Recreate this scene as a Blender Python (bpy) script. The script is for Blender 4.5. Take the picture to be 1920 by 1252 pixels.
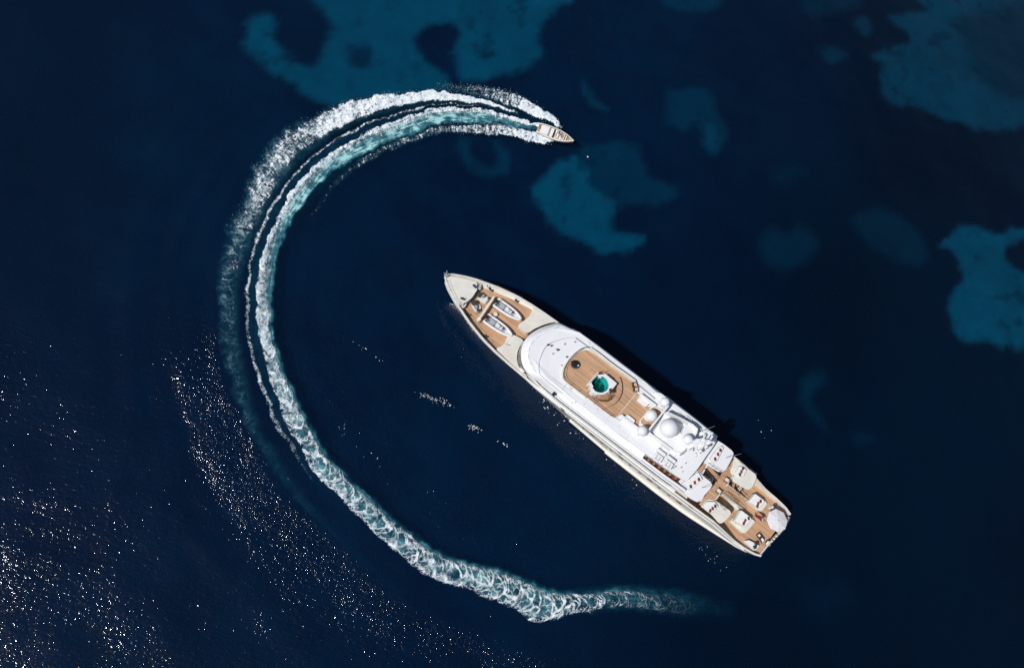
import bpy, bmesh, math, random
import numpy as np
from mathutils import Matrix, Vector, noise as mnoise

for _o in list(bpy.data.objects):
    bpy.data.objects.remove(_o)
SC = bpy.context.scene
COL = SC.collection
rng = np.random.default_rng(11)
random.seed(5)

# ------------------------------------------------------------------ camera
F, CX, CY = 1280.0, 960.0, 626.0            # focal length and centre in photograph pixels (24 mm on 36 mm)
NADX, NADY, DIST = 690.0, 1040.0, 128.0     # where the photograph looks straight down; metres to the middle of the frame
_dx, _dy = NADX - CX, -(NADY - CY)
_tilt = math.atan(math.hypot(_dx, _dy) / F)
_nad = np.array([_dx, _dy, -F]); _nad /= np.linalg.norm(_nad)
_up = -_nad
_xw = np.array([1.0, 0, 0]) - _up[0] * _up; _xw /= np.linalg.norm(_xw)
_yw = np.cross(_up, _xw)
ROT = np.array([_xw, _yw, _up])
CAM = ROT @ np.array([0, 0, 1.0]) * DIST


def at(px, py, z=0.0):
    """the place at height z that the photograph shows at pixel (px, py)"""
    d = ROT @ np.array([px - CX, -(py - CY), -F])
    return CAM + d * ((z - CAM[2]) / d[2])


def at_many(px, py, z=0.0):
    d = np.stack([px - CX, -(py - CY), np.full_like(px, -F)], -1) @ ROT.T
    return CAM + d * ((z - CAM[2]) / d[:, 2])[:, None]


cam = bpy.data.cameras.new('camera')
cam.lens, cam.sensor_width = 24.0, 36.0
cam.clip_start, cam.clip_end = 1.0, 20000.0
camo = bpy.data.objects.new('camera', cam)
COL.objects.link(camo)
M4 = Matrix([[*ROT[0], CAM[0]], [*ROT[1], CAM[1]], [*ROT[2], CAM[2]], [0, 0, 0, 1]])
camo.matrix_world = M4
SC.camera = camo

# ------------------------------------------------------------------ sun and sky
SUN_ELEV = math.radians(49)
_a, _b = at(NADX, NADY), at(NADX - 92, NADY + 39)
sd = (_b - _a)[:2]; sd /= np.linalg.norm(sd)
SUN_AZ = math.atan2(sd[1], sd[0])
tosun = Vector((math.cos(SUN_ELEV) * sd[0], math.cos(SUN_ELEV) * sd[1], math.sin(SUN_ELEV)))
sl = bpy.data.lights.new('sun', 'SUN')
sl.energy, sl.angle, sl.color = 4.05, math.radians(0.53), (1.0, 0.98, 0.95)
so = bpy.data.objects.new('sun', sl)
COL.objects.link(so)
so.rotation_euler = tosun.to_track_quat('Z', 'Y').to_euler()
so.location = tosun * 300
W_ = bpy.data.worlds.new('World')
SC.world = W_
W_.use_nodes = True
nt = W_.node_tree
bg = nt.nodes['Background']
sky = nt.nodes.new('ShaderNodeTexSky')
sky.sky_type = 'NISHITA'
sky.sun_disc = False
sky.sun_elevation = SUN_ELEV
sky.sun_rotation = math.pi / 2 - SUN_AZ
nt.links.new(sky.outputs[0], bg.inputs[0])
bg.inputs[1].default_value = 0.062
SC.view_settings.view_transform = 'Standard'
SC.view_settings.look = 'None'
SC.view_settings.exposure = 0.0
SC.view_settings.gamma = 1.0
SC.view_settings.use_curve_mapping = False
SC.cycles.use_denoising = False
SC.cycles.max_bounces = 8
SC.cycles.transparent_max_bounces = 12
SC.cycles.caustics_reflective = False
SC.cycles.caustics_refractive = False

# ------------------------------------------------------------------ yacht frame
_B, _S = at(834, 516, 7.0), at(1454, 1002, 4.2)
AX = (_B - _S)[:2]; AX /= np.linalg.norm(AX)
PT = np.array([-AX[1], AX[0]])
YO = np.array([_S[0], _S[1]])
YANG = math.atan2(AX[1], AX[0])


def Wd(u, v, z):
    k = max(0.0, 1 - u / 8.0)
    p = YO + AX * (u + (0.13 * v - 0.1) * k) + PT * v               # the transom is a little askew to the camera
    return (p[0], p[1], z)


def UV(px, py, z):
    p = at(px, py, z)[:2] - YO
    return float(p @ AX), float(p @ PT)


# ------------------------------------------------------------------ node helpers
class N:
    def __init__(s, name):
        s.m = bpy.data.materials.new(name)
        s.m.use_nodes = True
        s.t = s.m.node_tree
        s.t.nodes.clear()
        s.out = s.t.nodes.new('ShaderNodeOutputMaterial')

    def n(s, kind, **kw):
        nd = s.t.nodes.new('ShaderNode' + kind)
        for k, v in kw.items():
            if k.startswith('_'):
                setattr(nd, k[1:], v)
            else:
                inp = nd.inputs[int(k[1:])] if k[0] == 'i' and k[1:].isdigit() else nd.inputs[k.replace('__', ' ')]
                if isinstance(v, bpy.types.NodeSocket):
                    s.t.links.new(v, inp)
                else:
                    inp.default_value = v
        return nd

    def math(s, op, a, b=0.0, clamp=False):
        nd = s.n('Math', _operation=op, _use_clamp=clamp, i0=a, i1=b)
        return nd.outputs[0]

    def ramp(s, fac, a, b, lo=0.0, hi=1.0):
        nd = s.n('MapRange', _interpolation_type='SMOOTHSTEP', i0=fac, i1=a, i2=b, i3=lo, i4=hi)
        return nd.outputs[0]

    def mix(s, f, a, b):
        nd = s.n('Mix', _data_type='RGBA')
        for i, v in ((0, f), (6, a), (7, b)):
            if isinstance(v, bpy.types.NodeSocket):
                s.t.links.new(v, nd.inputs[i])
            else:
                nd.inputs[i].default_value = v if i == 0 else (*v, 1.0) if len(v) == 3 else v
        return nd.outputs[2]

    def noise(s, vec, scale, detail=3.0, rough=0.5, dist=0.0):
        nd = s.n('TexNoise', Scale=scale, Detail=detail, Roughness=rough, Distortion=dist)
        if vec is not None:
            s.t.links.new(vec, nd.inputs['Vector'])
        return nd.outputs['Fac']

    def done(s, sh):
        s.t.links.new(sh, s.out.inputs['Surface'])
        return s.m


def paint(name, c, rough=0.35, var=0.05, scale=1.2, metal=0.0, bump=0.0, spec=0.5, coat=0.0):
    q = N(name)
    co = q.n('TexCoord').outputs['Object']
    a = q.noise(co, scale, 4, 0.6)
    b = q.noise(co, scale * 9, 3, 0.6)
    f = q.math('ADD', q.math('MULTIPLY', a, 0.65), q.math('MULTIPLY', b, 0.35))
    d = tuple(x * (1 - 2.2 * var) for x in c)
    e = tuple(min(1, x * (1 + 1.2 * var)) for x in c)
    colr = q.mix(q.ramp(f, 0.3, 0.7), d, e)
    p = q.n('BsdfPrincipled', Base__Color=colr, Roughness=q.ramp(b, 0.3, 0.7, rough * 0.85, min(1, rough * 1.2)), Metallic=metal)
    p.inputs['Specular IOR Level'].default_value = spec
    p.inputs['Coat Weight'].default_value = coat
    if bump:
        bn = q.n('Bump', Strength=bump, Distance=0.03, Height=q.noise(co, scale * 14, 3))
        q.t.links.new(bn.outputs[0], p.inputs['Normal'])
    return q.done(p.outputs[0])


def teak_mat(name, c, ang):
    """planks run along the deck: seams, board to board tone, weathering"""
    q = N(name)
    co = q.n('TexCoord').outputs['Object']
    mp = q.n('Mapping', Vector=co, _vector_type='POINT')
    mp.inputs['Rotation'].default_value = (0, 0, -ang)
    sx = q.n('SeparateXYZ', Vector=mp.outputs[0])
    y = sx.outputs[1]; x = sx.outputs[0]
    brd = q.math('FLOOR', q.math('MULTIPLY', y, 1 / 0.18))
    offs = q.n('TexWhiteNoise', _noise_dimensions='1D', W=brd).outputs['Value']
    seg = q.math('FLOOR', q.math('ADD', q.math('MULTIPLY', x, 0.16), q.math('MULTIPLY', offs, 7.0)))
    cell = q.n('CombineXYZ', X=brd, Y=seg).outputs[0]
    tone = q.n('TexWhiteNoise', _noise_dimensions='2D', Vector=cell).outputs['Value']
    fr = q.math('FRACT', q.math('MULTIPLY', y, 1 / 0.18))
    seam = q.ramp(q.math('ABSOLUTE', q.math('SUBTRACT', fr, 0.5)), 0.40, 0.5)
    stv = q.n('VectorMath', _operation='MULTIPLY', i0=mp.outputs[0])
    stv.inputs[1].default_value = (0.35, 5.0, 1.0)
    grain = q.noise(stv.outputs[0], 1.3, 5, 0.65)
    wear = q.noise(co, 0.45, 4, 0.6)
    lo = tuple(v * 0.72 for v in c); hi = tuple(min(1, v * 1.18) for v in c)
    f = q.math('ADD', q.math('MULTIPLY', tone, 0.45), q.math('MULTIPLY', grain, 0.55))
    base = q.mix(q.ramp(f, 0.15, 0.85), lo, hi)
    grey = tuple(0.33 * sum(c) * k for k in (1.08, 1.0, 0.9))
    base = q.mix(q.ramp(wear, 0.5, 0.85, 0, 0.35), base, grey)
    base = q.mix(q.math('MULTIPLY', seam, 0.42), base, tuple(v * 0.25 for v in c))
    p = q.n('BsdfPrincipled', Base__Color=base, Roughness=0.72)
    p.inputs['Specular IOR Level'].default_value = 0.25
    bn = q.n('Bump', Strength=0.25, Distance=0.01, Height=q.math('SUBTRACT', grain, seam))
    q.t.links.new(bn.outputs[0], p.inputs['Normal'])
    return q.done(p.outputs[0])


MT = dict(
    hull=paint('hull_cream_paint', (0.735, 0.705, 0.635), 0.22, 0.05, 0.5, coat=0.4),
    white=paint('superstructure_white_paint', (0.755, 0.76, 0.775), 0.28, 0.012, 0.35, coat=0.3),
    cream=paint('deck_cream_nonslip', (0.69, 0.665, 0.595), 0.6, 0.05, 0.6, bump=0.15),
    dome=paint('radome_gelcoat', (0.69, 0.70, 0.73), 0.4, 0.015, 0.8),
    glass=paint('tinted_window_glass', (0.035, 0.024, 0.016), 0.08, 0.1, 0.8, spec=0.7),
    black=paint('black_plastic', (0.018, 0.018, 0.02), 0.35, 0.2, 4),
    dark=paint('dark_grey_machinery', (0.07, 0.075, 0.08), 0.4, 0.3, 6, metal=0.3),
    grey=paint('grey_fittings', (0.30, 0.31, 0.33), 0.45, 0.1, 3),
    pale=paint('pale_grey_liner', (0.42, 0.43, 0.47), 0.6, 0.08, 3),
    steel=paint('polished_steel', (0.62, 0.62, 0.64), 0.18, 0.05, 3, metal=1.0),
    tube=paint('inflatable_white_rubber', (0.70, 0.70, 0.70), 0.5, 0.06, 2),
    pad=paint('white_upholstery', (0.77, 0.765, 0.745), 0.85, 0.05, 2.5, bump=0.3),
    red=paint('red_cushion_fabric', (0.24, 0.03, 0.05), 0.9, 0.2, 8, bump=0.3),
    maroon=paint('dark_red_cushion_fabric', (0.13, 0.025, 0.04), 0.9, 0.2, 8, bump=0.3),
    charcoal=paint('charcoal_cushion_fabric', (0.06, 0.055, 0.06), 0.9, 0.2, 8, bump=0.3),
    tan=paint('tan_cushion_fabric', (0.66, 0.42, 0.28), 0.9, 0.08, 6, bump=0.3),
    blush=paint('blush_cushion_fabric', (0.72, 0.62, 0.56), 0.9, 0.08, 6, bump=0.3),
    wicker=paint('dark_wicker', (0.05, 0.032, 0.022), 0.6, 0.35, 12, bump=0.6),
    orange=paint('orange_plastic', (0.55, 0.09, 0.03), 0.4, 0.1, 4),
    canvas=paint('umbrella_canvas', (0.66, 0.64, 0.655), 0.9, 0.05, 1.8, bump=0.2),
    flagred=paint('flag_red_cloth', (0.42, 0.012, 0.022), 0.85, 0.15, 3),
    flagblue=paint('flag_blue_cloth', (0.03, 0.04, 0.22), 0.85, 0.15, 3),
    flagwhite=paint('flag_white_cloth', (0.72, 0.70, 0.72), 0.85, 0.1, 3),
    skin=paint('skin', (0.50, 0.30, 0.21), 0.55, 0.1, 9),
    shirt=paint('dark_shirt', (0.02, 0.022, 0.03), 0.9, 0.2, 6),
    shorts=paint('white_shorts', (0.62, 0.62, 0.6), 0.9, 0.1, 6),
    hair=paint('dark_hair', (0.02, 0.014, 0.01), 0.7, 0.2, 12),
    boathull=paint('speedboat_white_gelcoat', (0.78, 0.76, 0.70), 0.2, 0.05, 1.5, coat=0.5),
    poolteal=paint('teal_pool_mosaic', (0.0, 0.21, 0.185), 0.5, 0.12, 5),
    mosaicred=paint('russet_mosaic', (0.28, 0.07, 0.05), 0.5, 0.2, 8),
    seam=paint('panel_seam_sealant', (0.52, 0.53, 0.55), 0.6, 0.05, 3),
    mauve=paint('mauve_dash_trim', (0.30, 0.20, 0.21), 0.6, 0.1, 4),
    copper=paint('varnished_mahogany', (0.33, 0.12, 0.055), 0.25, 0.15, 3, coat=0.5),
)
MT['teak'] = teak_mat('teak_planking', (0.505, 0.308, 0.182), YANG)
MT['teakdark'] = teak_mat('dark_teak_planking', (0.40, 0.235, 0.125), YANG + 0.4)  # darker teak tone for the pool treads
MT['teaklocal'] = teak_mat('speedboat_teak', (0.46, 0.265, 0.15), 0.0)


# ------------------------------------------------------------------ mesh helpers
class G:
    """collects shapes; build() links them as ONE mesh object"""

    def __init__(s):
        s.v, s.f = [], []

    def add(s, vs, fs):
        o = len(s.v)
        s.v += [tuple(map(float, p)) for p in vs]
        s.f += [tuple(i + o for i in f) for f in fs]
        return s

    def prism(s, top, z0):
        """top: list of 3-D points (any heights), walls down to z0 (number or list)"""
        n = len(top)
        area = sum(top[i][0] * top[(i + 1) % n][1] - top[(i + 1) % n][0] * top[i][1] for i in range(n))
        if area < 0:
            top = top[::-1]
        lo = [(p[0], p[1], z0) for p in top]
        fs = [tuple(range(n)), tuple(range(2 * n - 1, n - 1, -1))]
        fs += [(i, n + i, n + (i + 1) % n, (i + 1) % n) for i in range(n)]
        return s.add(list(top) + lo, fs)

    def box(s, c, sx, sy, sz, ang=0.0, taper=1.0):
        ca, sa = math.cos(ang), math.sin(ang)
        vs = []
        for z, k in ((c[2] - sz / 2, 1.0), (c[2] + sz / 2, taper)):
            for a, b in ((-1, -1), (1, -1), (1, 1), (-1, 1)):
                x, y = a * sx / 2 * k, b * sy / 2 * k
                vs.append((c[0] + x * ca - y * sa, c[1] + x * sa + y * ca, z))
        return s.add(vs, [(3, 2, 1, 0), (4, 5, 6, 7), (0, 1, 5, 4), (1, 2, 6, 5), (2, 3, 7, 6), (3, 0, 4, 7)])

    def loft(s, rings, closed=True, cap=True):
        n = len(rings[0]); vs = [p for r in rings for p in r]; fs = []
        m = n if closed else n - 1
        for k in range(len(rings) - 1):
            for i in range(m):
                j = (i + 1) % n
                fs.append((k * n + i, k * n + j, (k + 1) * n + j, (k + 1) * n + i))
        if cap:
            fs.append(tuple(range(n - 1, -1, -1)))
            fs.append(tuple((len(rings) - 1) * n + i for i in range(n)))
        return s.add(vs, fs)

    def tube(s, pts, r, n=7, closed=False):
        pts = [Vector(p) for p in pts]
        k = len(pts)
        rs = r if isinstance(r, (list, tuple)) else [r] * k
        rings = []
        for i, p in enumerate(pts):
            a = pts[i - 1] if (i > 0 or closed) else p
            b = pts[(i + 1) % k] if (i < k - 1 or closed) else p
            d = (b - a).normalized()
            up = Vector((0, 0, 1)) if abs(d.z) < 0.9 else Vector((1, 0, 0))
            x = d.cross(up).normalized(); y = d.cross(x)
            rings.append([p + (x * math.cos(t) + y * math.sin(t)) * rs[i] for t in np.linspace(0, 2 * math.pi, n, endpoint=False)])
        if closed:
            rings.append(rings[0])
        return s.loft(rings, True, not closed)

    def cyl(s, c, r0, r1, h, n=24):
        R = lambda r, z: [(c[0] + r * math.cos(t), c[1] + r * math.sin(t), z) for t in np.linspace(0, 2 * math.pi, n, endpoint=False)]
        return s.loft([R(r0, c[2]), R(r1, c[2] + h)])

    def lathe(s, c, prof, n=28):
        R = lambda r, z: [(c[0] + r * math.cos(t), c[1] + r * math.sin(t), c[2] + z) for t in np.linspace(0, 2 * math.pi, n, endpoint=False)]
        return s.loft([R(max(r, 1e-3), z) for r, z in prof])

    def ball(s, c, r, n=16, sz=1.0):
        return s.lathe(c, [(r * math.sin(t), -r * sz * math.cos(t)) for t in np.linspace(0.02, math.pi - 0.02, n // 2 + 2)], n)

    def build(s, name, mat, parent=None, org=None, smooth=False, bevel=0.0, seg=2, auto=None):
        org = np.zeros(3) if org is None else np.array(org, float)
        me = bpy.data.meshes.new(name)
        me.from_pydata([tuple(np.array(p) - org) for p in s.v], [], s.f)
        me.validate()
        if bevel:
            bm = bmesh.new(); bm.from_mesh(me)
            bmesh.ops.remove_doubles(bm, verts=bm.verts, dist=1e-4)
            bmesh.ops.recalc_face_normals(bm, faces=bm.faces)
            ed = [e for e in bm.edges if len(e.link_faces) == 2 and e.calc_face_angle(0) > 0.7]
            try:
                bmesh.ops.bevel(bm, geom=ed, offset=bevel, segments=seg, affect='EDGES', profile=0.5, clamp_overlap=True)
            except Exception:
                pass
            bm.to_mesh(me); bm.free()
        else:
            bm = bmesh.new(); bm.from_mesh(me)
            bmesh.ops.recalc_face_normals(bm, faces=bm.faces)
            bm.to_mesh(me); bm.free()
        if smooth:
            for p in me.polygons:
                p.use_smooth = True
            try:
                me.set_sharp_from_angle(angle=auto or math.radians(40))
            except Exception:
                pass
        me.materials.append(MT[mat] if isinstance(mat, str) else mat)
        o = bpy.data.objects.new(name, me)
        COL.objects.link(o)
        if parent:
            o.parent = parent
        return o


def empty(name, loc, rz=0.0, label=None, cat=None, group=None):
    o = bpy.data.objects.new(name, None)
    o.empty_display_size = 0.3
    COL.objects.link(o)
    o.location = loc; o.rotation_euler = (0, 0, rz)
    tag(o, label, cat, group)
    return o


def tag(o, label=None, cat=None, group=None, kind=None):
    for k, v in (('label', label), ('category', cat), ('group', group), ('kind', kind)):
        if v:
            o[k] = v
    return o


def copy_tree(o, parent=None):
    c = o.copy(); COL.objects.link(c)
    if parent:
        c.parent = parent
    for ch in [x for x in bpy.data.objects if x.parent == o]:
        copy_tree(ch, c)
    return c


def rounded(pts, r=0.4, n=4):
    """fillet the corners of a closed polygon (2-D or 3-D points)"""
    out = []
    k = len(pts)
    for i in range(k):
        p = Vector(pts[i]); a = Vector(pts[i - 1]); b = Vector(pts[(i + 1) % k])
        la, lb = (a - p).length, (b - p).length
        q = min(r, la * 0.45, lb * 0.45)
        p0 = p + (a - p) * (q / la); p1 = p + (b - p) * (q / lb)
        for t in np.linspace(0, 1, n):
            out.append(tuple(p0 * (1 - t) ** 2 + p * 2 * t * (1 - t) + p1 * t * t))
    return out


def spline(pts, n=6, closed=False):
    P = [np.array(p, float) for p in pts]; k = len(P); out = []
    rngk = range(k if closed else k - 1)
    for i in rngk:
        p1, p2 = P[i], P[(i + 1) % k]
        p0 = P[i - 1] if (i > 0 or closed) else 2 * p1 - p2
        p3 = P[(i + 2) % k] if (i + 2 < k or closed) else 2 * p2 - p1
        for t in np.arange(n) / n:
            out.append(0.5 * (2 * p1 + (p2 - p0) * t + (2 * p0 - 5 * p1 + 4 * p2 - p3) * t * t + (3 * p1 - p0 - 3 * p2 + p3) * t ** 3))
    if not closed:
        out.append(P[-1])
    return out


def px3(pts, z):
    return [tuple(at(p[0], p[1], z)) for p in pts]


# ------------------------------------------------------------------ wake path (photograph pixels -> sea level)
WK = [(-2, 1052, 255), (-1, 1032, 246), (0, 1012, 236.5), (1, 983, 231), (2, 960, 226), (3, 928, 217), (4, 896, 213), (5, 848, 213), (6, 800, 219),
      (7, 749, 238), (8, 692, 261), (9, 634, 293), (10, 596, 322), (11, 558, 365), (12, 536, 400), (13, 517, 435), (14, 504, 472), (15, 496, 512),
      (16, 492, 548), (17, 493, 582), (18, 496, 624), (19, 506, 664), (20, 517, 704), (21, 536, 748), (22, 553, 788), (23, 573, 820), (24, 592, 855),
      (25, 617, 887), (26, 650, 918), (27, 692, 963), (28, 734, 1000), (29, 782, 1038), (30, 830, 1065), (31, 888, 1084), (32, 945, 1106),
      (33, 985, 1122), (34, 1010, 1133), (35, 1038, 1136), (36, 1066, 1132), (37, 1119, 1128), (38, 1189, 1125), (39, 1274, 1132), (40, 1330, 1141), (41, 1390, 1152)]
_wk = np.array(WK, float)
_sp = np.array(spline([tuple(r) for r in _wk], 24))
_seg = np.r_[0, np.cumsum(np.hypot(np.diff(_sp[:, 1]), np.diff(_sp[:, 2])))]
WN = 1050
_s = np.linspace(0, _seg[-1], WN)
WIDX = np.interp(_s, _seg, _sp[:, 0]); WPX = np.interp(_s, _seg, _sp[:, 1]); WPY = np.interp(_s, _seg, _sp[:, 2])
_k = np.ones(31) / 31
_tx, _ty = np.gradient(WPX), np.gradient(WPY)
_pad = lambda a: np.convolve(np.r_[[a[0]] * 15, a, [a[-1]] * 15], _k, 'valid')
_tx, _ty = _pad(_tx), _pad(_ty)
_l = np.hypot(_tx, _ty)
WNX, WNY = -_ty / _l, _tx / _l            # outward side of the turn
WCORE = at_many(WPX, WPY)


def T(x, *pairs):
    return np.interp(x, [p[0] for p in pairs], [p[1] for p in pairs])


def sstep(a, b, x):
    t = np.clip((x - a) / (b - a), 0, 1)
    return t * t * (3 - 2 * t)


def vnoise(x, y, s, seed=0):
    """smooth value noise on arrays"""
    r = np.random.default_rng(seed).random((257, 257))
    x = np.asarray(x) / s + 1000.3; y = np.asarray(y) / s + 1000.7
    xi, yi = np.floor(x).astype(int), np.floor(y).astype(int)
    fx, fy = x - xi, y - yi
    fx = fx * fx * (3 - 2 * fx); fy = fy * fy * (3 - 2 * fy)
    a = r[xi % 257, yi % 257]; b = r[(xi + 1) % 257, yi % 257]; c = r[xi % 257, (yi + 1) % 257]; d = r[(xi + 1) % 257, (yi + 1) % 257]
    return (a * (1 - fx) + b * fx) * (1 - fy) + (c * (1 - fx) + d * fx) * fy


def fbm(x, y, s, o=4, seed=0):
    t, w, a = 0, 0, 1.0
    for i in range(o):
        t = t + a * vnoise(x, y, s / 2 ** i, seed + i); w += a; a *= 0.55
    return t / w


def grid_mesh(name, X, Y, Z, mat, attrs, smooth=True):
    """regular grid -> one mesh with float attributes per vertex"""
    n, m = X.shape
    me = bpy.data.meshes.new(name)
    co = np.stack([X, Y, Z], -1).reshape(-1, 3)
    i = np.arange(n * m).reshape(n, m)
    q = np.stack([i[:-1, :-1], i[1:, :-1], i[1:, 1:], i[:-1, 1:]], -1).reshape(-1, 4)
    a, b, c = co[q[0, 0]], co[q[0, 1]], co[q[0, 2]]
    if np.cross(b - a, c - b)[2] < 0:
        q = q[:, ::-1]
    me.vertices.add(len(co)); me.vertices.foreach_set('co', co.ravel())
    me.loops.add(q.size); me.loops.foreach_set('vertex_index', q.ravel())
    me.polygons.add(len(q)); me.polygons.foreach_set('loop_start', np.arange(0, q.size, 4))
    try:
        me.polygons.foreach_set('loop_total', np.full(len(q), 4))
    except Exception:
        pass
    me.update(calc_edges=True)
    if smooth:
        me.polygons.foreach_set('use_smooth', np.ones(len(q), bool))
    for k, v in attrs.items():
        if v.ndim == 3:
            at_ = me.attributes.new(k, 'FLOAT_VECTOR', 'POINT'); at_.data.foreach_set('vector', v.reshape(-1, 3).ravel())
        else:
            at_ = me.attributes.new(k, 'FLOAT', 'POINT'); at_.data.foreach_set('value', v.ravel())
    me.materials.append(mat)
    o = bpy.data.objects.new(name, me)
    COL.objects.link(o)
    return o


def axis_coords(lo, hi, step, far):
    a = np.arange(lo, hi + step, step)
    g = np.array([6, 20, 60, 150, 400, 1000, 2500, far])
    return np.r_[lo - g[::-1], a, a[-1] + g]


# ------------------------------------------------------------------ seabed with sand clearings
SB = -2.1


def poly_px(pts, sub=5):
    q = np.array(spline([tuple(map(float, p)) for p in pts], sub, closed=True))
    return at_many(q[:, 0], q[:, 1], SB)[:, :2]


def signed(poly, x, y):
    """signed distance to a closed polygon, positive inside"""
    d = np.full(x.shape, 1e9); ins = np.zeros(x.shape, bool)
    for i in range(len(poly)):
        a, b = poly[i - 1], poly[i]
        e = b - a; L2 = max(e @ e, 1e-9)
        t = np.clip(((x - a[0]) * e[0] + (y - a[1]) * e[1]) / L2, 0, 1)
        d = np.minimum(d, np.hypot(x - a[0] - t * e[0], y - a[1] - t * e[1]))
        c = ((a[1] > y) != (b[1] > y))
        with np.errstate(divide='ignore', invalid='ignore'):
            c &= x < (b[0] - a[0]) * (y - a[1]) / (b[1] - a[1] if b[1] != a[1] else 1e-9) + a[0]
        ins ^= c
    return np.where(ins, d, -d)


SAND = [  # outline, brightness, softness (m)
    ([(600, -40), (601, 14), (624, 46), (622, 72), (605, 103), (591, 117), (570, 119), (543, 100), (519, 69), (511, 34), (485, 30), (466, 41), (471, 66), (463, 90), (491, 113), (526, 138), (553, 156), (576, 181), (612, 194), (681, 190), (749, 180), (826, 170), (836, 148), (815, 127), (787, 100), (778, 72), (794, 52), (821, 41), (852, 47), (866, 66), (853, 93), (856, 122), (870, 145), (897, 149), (949, 142), (990, 127), (1008, 106), (1018, 62), (1040, 18), (1074, -6), (1080, -40)], 0.80, 1.0),
    ([(1068, 293), (1097, 305), (1109, 325), (1104, 345), (1120, 360), (1148, 369), (1152, 389), (1139, 409), (1152, 431), (1184, 440), (1208, 451), (1190, 467), (1139, 472), (1104, 456), (1056, 431), (1027, 402), (1004, 370), (1003, 344), (1021, 332), (1040, 308)], 0.82, 0.8),
    ([(1081, 288), (1110, 270), (1152, 264), (1190, 274), (1212, 303), (1216, 332), (1247, 348), (1265, 357), (1235, 377), (1184, 377), (1150, 392), (1130, 372), (1090, 340)], 0.27, 1.0),
    ([(858, 286), (872, 306), (889, 319), (920, 327), (944, 315), (955, 292), (942, 270), (930, 262), (936, 285), (930, 302), (912, 309), (893, 303), (880, 285), (878, 264), (866, 262)], 0.34, 1.1),
    ([(1092, 148), (1100, 152), (1108, 172), (1124, 190), (1142, 200), (1128, 204), (1108, 196), (1094, 176)], 0.36, 0.7),
    ([(1253, 178), (1290, 172), (1334, 177), (1343, 215), (1362, 245), (1350, 276), (1330, 286), (1314, 265), (1302, 238), (1270, 240), (1252, 225)], 0.26, 1.2),
    ([(1316, 232), (1340, 236), (1352, 262), (1344, 282), (1326, 282), (1316, 262)], 0.55, 1.4),
    ([(1700, -40), (1718, 0), (1746, 22), (1700, 30), (1668, 35), (1684, 50), (1703, 62), (1703, 84), (1662, 92), (1641, 110), (1664, 122), (1656, 152), (1664, 192), (1718, 203), (1768, 222), (1836, 238), (1920, 242), (1990, 238), (1990, -40)], 0.46, 1.0),
    ([(1600, 40), (1622, 34), (1634, 52), (1632, 70), (1618, 66), (1604, 52)], 0.26, 1.0),
    ([(1536, 92), (1566, 86), (1586, 96), (1580, 110), (1556, 112)], 0.28, 1.2),
    ([(1240, -30), (1240, 6), (1270, 18), (1300, 20), (1346, 8), (1350, -30)], 0.30, 1.2),
    ([(1508, -30), (1512, 22), (1540, 28), (1600, 10), (1610, -30)], 0.16, 1.4),
    ([(1762, 457), (1786, 435), (1822, 420), (1856, 434), (1914, 428), (1960, 430), (1916, 453), (1882, 461), (1889, 487), (1920, 509), (1980, 530), (1980, 650), (1889, 648), (1848, 637), (1804, 637), (1786, 608), (1778, 578), (1800, 527), (1797, 490), (1774, 466)], 0.74, 0.9),
    ([(1424, 454), (1450, 430), (1480, 440), (1508, 426), (1530, 452), (1520, 480), (1490, 490), (1470, 502), (1440, 486)], 0.17, 1.8),
    ([(1604, 404), (1640, 392), (1690, 412), (1732, 452), (1734, 488), (1690, 494), (1650, 470), (1614, 440)], 0.16, 1.6),
    ([(1510, 714), (1540, 706), (1548, 720), (1528, 740), (1526, 770), (1548, 800), (1540, 806), (1516, 778), (1508, 745)], 0.20, 1.2),
    ([(1596, 820), (1630, 814), (1636, 828), (1612, 834)], 0.13, 1.4),
    ([(1452, 320), (1490, 312), (1508, 330), (1480, 342), (1452, 340)], 0.10, 2.0),
    ([(240, 262), (290, 250), (310, 290), (270, 310), (238, 296)], 0.05, 3.0),
    ([(1500, 1100), (1560, 1080), (1600, 1120), (1540, 1150)], 0.05, 3.0),
]
WEED = [([(650, 100), (662, 86), (690, 84), (698, 104), (690, 126), (664, 131), (650, 118)], 0.8, 1.2),
        ([(896, 98), (906, 92), (922, 95), (926, 102), (912, 109), (898, 106)], 0.7, 1.2),
        ([(1780, 40), (1830, 20), (1990, 10), (1990, 180), (1900, 190), (1850, 160), (1820, 110), (1800, 70)], 0.62, 3.5),
        ([(1890, 462), (1920, 456), (1990, 470), (1990, 540), (1930, 512), (1894, 486)], 0.6, 2.5)]


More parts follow.
